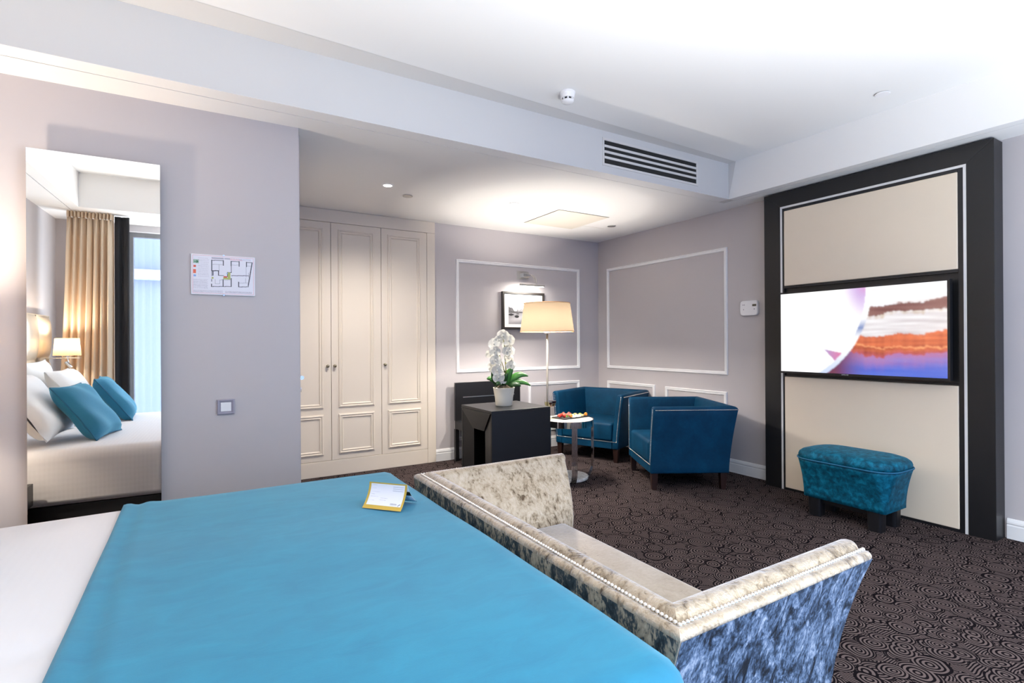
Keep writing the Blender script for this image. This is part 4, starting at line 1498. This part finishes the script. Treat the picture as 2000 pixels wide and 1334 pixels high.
def drape(name, mat, x0, x1, y0, y1, ztop, zbot, rad, thick, foot, label, cat, seam=None, nx=34, ny=40, wr=.002, seed=1, corner=.10, flat_lo=True, hem=False):
    """cloth over a box: flat top, rounded shoulders, hanging sides (both y ends, and the foot at +x)"""
    q = random.Random(seed)
    phs = [q.uniform(0, 6.3) for _ in range(6)]
    drop = ztop - zbot
    arc = rad * math.pi / 2

    def prof(s_):          # s_ = distance past the shoulder start -> (outward, down)
        if s_ <= 0:
            return 0, 0
        if s_ < arc:
            a_ = s_ / rad
            return rad * math.sin(a_), rad * (1 - math.cos(a_))
        return rad + .012 * math.sin(s_ * 9), rad + s_ - arc
    tot = arc + drop - rad
    sx1 = (x1 - rad)
    us = [x0 + .012 * i for i in range(13)] + [x0 + .156 + (sx1 - x0 - .156) * i / nx for i in range(1, nx + 1)]
    if foot:
        us += [sx1 + tot * (k_ / 14) ** 1.0 for k_ in range(1, 15)]
    vs_ = [y0 + rad - tot * (1 - k_ / 14) for k_ in range(14)] + [y0 + rad + (y1 - y0 - 2 * rad) * j / ny for j in range(ny + 1)] + [y1 - rad + tot * k_ / 14 for k_ in range(1, 15)]

    def pt(a_, b_):
        ex = max(0, a_ - sx1) if foot else 0
        ey = max(0, y0 + rad - b_, b_ - (y1 - rad))
        sy_ = 1 if b_ > (y0 + y1) / 2 else -1
        x = min(a_, sx1) if foot else a_
        y = min(max(b_, y0 + rad), y1 - rad)
        if ex > 0 and ey > 0:
            h_ = math.hypot(ex, ey)
            s_ = min(h_, tot)
            o_, d_ = prof(s_)
            x += o_ * ex / h_
            y += sy_ * o_ * ey / h_
        else:
            o_, d_ = prof(max(ex, ey))
            if ex > 0:
                x += o_
            elif ey > 0:
                y += sy_ * o_
        z = ztop - d_
        if d_ < .05:
            z += wr * (math.sin(3.1 * x + 2.3 * y + phs[0]) + .6 * math.sin(6.2 * x - 4.1 * y + phs[1]) + .4 * math.sin(11 * y + 3 * x + phs[2]))
            if hem:
                z += .005 * math.exp(-((a_ - x0 - .018) / .018) ** 2) - .004 * math.exp(-((a_ - x0 - .055 - .012 * math.sin(2.2 * b_)) / .018) ** 2) + .004 * math.exp(-((a_ - x0 - .092 - .012 * math.sin(2.2 * b_)) / .022) ** 2)
            if seam is not None:
                z -= .018 * math.exp(-((b_ - seam + .01 * math.sin(4 * a_)) / .02) ** 2)
        elif d_ > rad * .8:
            z += 0
        return (x, y, z)
    n_u, n_v = len(us), len(vs_)
    mb = MB()
    mb.add([pt(a_, b_) for b_ in vs_ for a_ in us], [(j * n_u + i, j * n_u + i + 1, (j + 1) * n_u + i + 1, (j + 1) * n_u + i) for j in range(n_v - 1) for i in range(n_u - 1)])
    o = mb.build(name, mat, None, smooth=True, solid=thick, origin=((x0 + x1) / 2, (y0 + y1) / 2, zbot))
    tag(o, label, cat)
    return o


drape('bedspread', 'bedspread_white', BX0 + .004, BX1 - .01, BY0, BY1 - .012, BZ - .012, .32, .045, .006, True, 'white woven bedspread covering the mattress', 'bedspread', seam=1.455, seed=4)
tw = drape('bed_throw', 'throw_turquoise', -.252, BX1 + .004, BY0 - .012, BY1, BZ + .002, .24, .05, .009, True, 'bright turquoise throw spread over the foot half of the bed', 'throw', seed=9, wr=.0032, hem=True)


# pillows
def cushion(name, mat, c, size, thick, lean, yaw, label, cat, group, piping=None, roll=0):
    # local: x = width, z = height, y = thickness (front = +y)
    hw, hh = size[0] / 2, size[1] / 2

    def fn(sgn):
        def g(u, v):
            a_, b_ = 2 * u - 1, 2 * v - 1
            t_ = max(0, (1 - a_ ** 4) * (1 - b_ ** 4)) ** .55
            pin = 1 - .07 * (1 - b_ * b_) * abs(a_) ** 3
            pin2 = 1 - .07 * (1 - a_ * a_) * abs(b_) ** 3
            return (hw * a_ * pin, sgn * thick / 2 * t_ + .006 * math.sin(5 * a_ + 4 * b_ + sgn), hh * b_ * pin2)
        return g
    o = thing(name, label, cat, c, 0, group)
    o.rotation_mode = 'XYZ'
    M_ = Matrix.Translation(c) @ Matrix.Rotation(yaw, 4, 'Z') @ Matrix.Rotation(lean, 4, 'X') @ Matrix.Rotation(roll, 4, 'Y')
    mb = MB().grid(fn(1), 16, 16)
    mb2 = MB().grid(fn(-1), 16, 16)
    mb2.f = [tuple(reversed(f)) for f in mb2.f]
    mb.add(mb2.v, mb2.f)
    mb.v = [tuple(M_ @ Vector(p)) for p in mb.v]
    ob = fixnormals(mb.build('cover', mat, o, smooth=True))
    if piping:
        edge = [(-1, t_) for t_ in np.linspace(-1, 1, 9)] + [(t_, 1) for t_ in np.linspace(-1, 1, 9)][1:] + [(1, t_) for t_ in np.linspace(1, -1, 9)][1:] + [(t_, -1) for t_ in np.linspace(1, -1, 9)][1:]
        pp = []
        for a_, b_ in edge:
            p_ = fn(1)((a_ + 1) / 2, (b_ + 1) / 2)
            pp.append(M_ @ Vector((p_[0], 0, p_[2])))
        MB().tube(pp, .004, 5).build('piping', piping, o, smooth=True)
    return o


hp = math.radians
yw_ = hp(-90)   # faces towards +x
cushion('pillow', 'pillow_white', (-1.235, 2.10, .925), (.66, .5), .14, hp(10), yw_, 'large white pillow leaning on the headboard nearest the mirror', 'pillow', 'white pillows against the headboard')
cushion('pillow', 'pillow_white', (-.985, 2.18, .895), (.62, .48), .16, hp(34), yw_, 'white pillow in front on the mirror side of the bed', 'pillow', 'white pillows against the headboard')
cushion('pillow', 'pillow_white', (-1.235, 1.13, .925), (.66, .5), .14, hp(10), yw_, 'large white pillow leaning on the headboard nearest the window', 'pillow', 'white pillows against the headboard')
cushion('pillow', 'pillow_white', (-.985, 1.14, .895), (.62, .48), .16, hp(34), yw_, 'white pillow in front on the window side of the bed', 'pillow', 'white pillows against the headboard')
cushion('cushion', 'cushion_teal', (-.735, 2.06, .838), (.46, .44), .15, hp(35), yw_ + hp(8), 'teal cushion on the bed nearest the mirror', 'cushion', 'teal cushions on the bed', 'piping_teal')
cushion('cushion', 'cushion_teal', (-.735, 1.10, .838), (.46, .44), .15, hp(35), yw_ - hp(6), 'teal cushion on the window side of the bed', 'cushion', 'teal cushions on the bed', 'piping_teal')

# bedside table on the mirror side
ns = thing('bedside_table', 'dark wooden bedside table between the bed and the mirror wall', 'bedside table', (-1.15, 2.93, 0))
MB().box(XL + .10, 2.62, .345, -.885, 3.14, .475).build('drawer_box', 'black_wood_flat', ns, bevel=.002)
MB().box(XL + .11, 2.64, .300, -.905, 3.12, .3445).build('bronze_band', 'bronze', ns, label='bronze band')
MB().box(XL + .11, 2.64, .0, -.91, 3.12, .2995).build('pedestal', 'black_wood_flat', ns)

# bedside wall lamps
for yy, lb in ((.445, 'bedside wall lamp with lit cream shade and small steel reading spot, seen in the mirror'), (3.09, 'bedside wall lamp with lit cream shade on the mirror side of the headboard')):
    xx = -1.205
    sc_ = thing('wall_lamp', lb, 'lamp', (xx, yy, 1.1), group='wall lamps beside the bed')
    MB().box(XL + .051, yy - .05, 1.10, XL + .112, yy + .05, 1.185).build('wall_plate', 'brushed_steel', sc_, bevel=.003)
    MB().box(XL + .112, yy - .045, 1.172, xx + .10, yy + .045, 1.178).build('shelf_arm', 'brushed_steel', sc_, bevel=.001)
    MB().lathe(xx, yy, [(.02, 1.178), (.02, 1.215)], 12).build('socket', 'brushed_steel', sc_)
    MB().lathe(xx, yy, [(.103, 1.20), (.090, 1.36)], 32, False, False).build('lamp_shade', 'shade_lined', sc_, smooth=True)
    MB().tube([(xx + .0, yy, 1.172), (xx + .01, yy, 1.135)], .005, 8).build('spot_arm', 'chrome', sc_)
    MB().tube([(xx - .01, yy, 1.14), (xx + .03, yy, 1.085)], .016, 12).build('reading_spot', 'chrome', sc_)
    MB().sphere((xx, yy, 1.27), .022, 10, 6).build('bulb', 'lamp_lit', sc_, smooth=True)
    light('wall_lamp_bulb', 'POINT', (xx, yy, 1.30), 26 if yy > 1 else 5, WARM, shadow_soft_size=.03)

# tent card on the throw
tc_ = thing('tent_card', 'folded information card with a gold border standing on the turquoise throw', 'card', (.62, 1.93, BZ + .012))
zc0 = BZ + .0050


def px_on(z, X, Y):
    dcam = r2 * ((X - 1000) / 1016.4) - u2 * ((Y - 667) / 1016.4) + fw
    return CAM + dcam * ((z - CAM.z) / dcam.z)


p_bl, p_br = Vector((.531, 1.996, zc0)), Vector((.640, 1.872, zc0))
ed = (p_br - p_bl)
nb_ = Vector((-ed.y, ed.x, 0)).normalized()        # away from the camera
if nb_.dot(fw) < 0:
    nb_ = -nb_
hc, dep = .086, .052


def card(u, v):
    return p_bl + ed * u + nb_ * (dep * (1 - (1 - v) ** 1.8)) + Vector((0, 0, hc * v ** 1.12))


H_, W_ = 70, 100
cdp = np.ones((H_, W_, 3)) * lin(206, 172, 70)
rect(cdp, .055, .05, .945, .84, lin(240, 240, 248))
for y_, x0_, x1_ in ((.11, .10, .22), (.24, .10, .22), (.36, .10, .32), (.45, .10, .20), (.54, .10, .30), (.58, .36, .56), (.65, .36, .52), (.68, .10, .22)):
    textrows(cdp, x0_, x1_, y_ - .02, y_ + .02, 1, lin(205, 205, 218), int(y_ * 100))
for y_ in (.14, .21, .28):
    rect(cdp, .64, y_ - .012, .92, y_ + .018, lin(204, 206, 220))
textrows(cdp, .66, .82, .74, .80, 3, lin(160, 160, 170), 3)
line(cdp, .86, .80, .90, .75, 2, lin(150, 150, 165))
h, wd2 = cdp.shape[:2]
mb = MB().grid(card, wd2 - 1, h - 1)
o = mb.build('printed_front', 'print_paper', tc_, smooth=True)
att = o.data.color_attributes.new('ink', 'FLOAT_COLOR', 'POINT')
cc = np.ones((h, wd2, 4), dtype=np.float32)
cc[:, :, :3] = cdp[::-1]
att.data.foreach_set('color', cc.ravel())


def card2(u, v):
    return p_bl + ed * u + nb_ * (dep + .075 * (1 - v) - .012 * math.sin(math.pi * v)) + Vector((0, 0, hc * v - .001))


MB().grid(card2, 6, 8).build('back_flap', 'card_white', tc_, smooth=True, solid=.0006)
MB().grid(lambda u, v: card2(.35 + .66 * u, .42 + .22 * v) - nb_ * .0012, 4, 3).build('dark_band', 'card_dark', tc_, smooth=True)
MB().grid(lambda u, v: card2(.35 + .66 * u, .0 + .08 * v) - nb_ * .0012 + Vector((0, 0, .0012)), 4, 3).build('dark_band', 'card_dark', tc_, smooth=True)

# ------------------------------------------------------------------ bench at the foot of the bed
bn = thing('settee', 'crushed champagne velvet settee with flared arms and nail trim at the foot of the bed', 'sofa', (1.2, 1.53, 0))
SC, SZT = 1.53, .705
zb2 = .07
lv2 = lambda z: max(0, min(1, (z - zb2) / (SZT - zb2)))
ao = lambda z: .700 + .092 * lv2(z) ** 2.4          # outer half length
ai = lambda z: .520 + .185 * max(0, (z - .40) / (SZT - .40)) ** 1.5   # inner half length
fx = lambda z: 1.560 + .110 * lv2(z) ** 2.0         # arm front
bo = lambda z: .872 - .018 * lv2(z)                 # back outer x
bi = lambda z: 1.02 - .080 * lv2(z)                 # back inner x


def crest(fo, fi, zb_c, zt_c, n=10, rise=.030):
    zs = [zb_c + (zt_c - rise - zb_c) * k_ / n for k_ in range(n + 1)]
    out = [(fo(z), z) for z in zs]
    inn = [(fi(z), z) for z in zs]
    o_, i_ = out[-1][0], inn[-1][0]
    w_ = i_ - o_
    mid = [(o_ + w_ * f_, zt_c - rise + rise * g_) for f_, g_ in
           ((.01, .18), (.05, .36), (.12, .50), (.20, .50), (.27, .42), (.31, .40), (.37, .46), (.42, .70), (.50, .90), (.60, 1.0), (.72, .98), (.84, .84), (.94, .55), (.99, .25))]
    return out + mid + inn[::-1]


ca_, cb_ = crest(ao, ai, zb2, SZT), crest(bo, bi, zb2, SZT)
for sgn in (1, -1):
    la = [(x, SC + sgn * y, z) for (y, z), (x, _) in zip(ca_, cb_)]
    lb = [(fx(z), SC + sgn * y, z) for y, z in ca_]
    mb = MB()
    mb.loft([[tuple(pa[i] + (pb[i] - pa[i]) * k_ / 8 for i in range(3)) for pa, pb in zip(la, lb)] for k_ in range(9)], False, True)
    fixnormals(mb.build('arm', 'velvet_crushed', bn, smooth=True, bevel=.014, seg=3))
la = [(x, SC - y, z) for (y, z), (x, _) in zip(ca_, cb_)]
lb = [(x, SC + y, z) for (y, z), (x, _) in zip(ca_, cb_)]
fixnormals(ruled(MB(), la, lb, 16, False).build('backrest', 'velvet_crushed', bn, smooth=True))
zs_ = [zb2 + .004 + (SZT - .036 - zb2) * k_ / 10 for k_ in range(11)]
for sgn in (1, -1):  # thin sheets over the outer faces, carrying the painted shade
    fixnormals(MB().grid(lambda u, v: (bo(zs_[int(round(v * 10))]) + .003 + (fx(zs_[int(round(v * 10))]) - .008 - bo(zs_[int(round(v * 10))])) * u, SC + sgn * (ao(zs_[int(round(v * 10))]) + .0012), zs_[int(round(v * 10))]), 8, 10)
               .build('shaded_outer_panel', 'velvet_shaded_blue', bn, smooth=True, label='outer panel of the arm with blue daylight and shade painted in, pale streaks'))
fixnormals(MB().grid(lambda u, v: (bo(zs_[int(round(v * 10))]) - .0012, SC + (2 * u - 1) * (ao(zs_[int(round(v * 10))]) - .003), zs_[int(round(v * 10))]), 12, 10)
           .build('shaded_outer_panel', 'velvet_shaded_cream', bn, smooth=True, label='outer panel of the backrest with shade painted in, cream streaks'))
MB().box(1.0, SC - .545, .20, 1.545, SC + .545, .415).build('seat', 'velvet_smooth', bn, bevel=.03, seg=4, smooth=True)
MB().box(1.0, SC - .535, zb2, 1.53, SC + .535, .1995).build('front_rail', 'velvet_crushed', bn, bevel=.008)
nb = MB()
zn = SZT - .0150
nx_ = bo(zn) + (bi(zn) - bo(zn)) * .33
ny_ = ao(zn) + (ai(zn) - ao(zn)) * .33
nails(nb, [(nx_, SC - ny_, zn), (nx_, SC + ny_, zn)], .0125, .0062, 8, 5)
for sgn in (1, -1):
    nails(nb, [(nx_ + .012, SC + sgn * ny_, zn), (fx(zn) - .008, SC + sgn * ny_, zn)], .0125, .0062, 8, 5)
nb.build('nail_trim', 'nail_pewter', bn, smooth=True, kind='stuff')
for x in (.95, 1.48):
    for y in (SC - .62, SC + .62):
        MB().loft([rrect(x, y, .022, .022, .003, 2, 0), rrect(x, y, .028, .028, .003, 2, zb2)]).build('foot', 'dark_leg', bn)
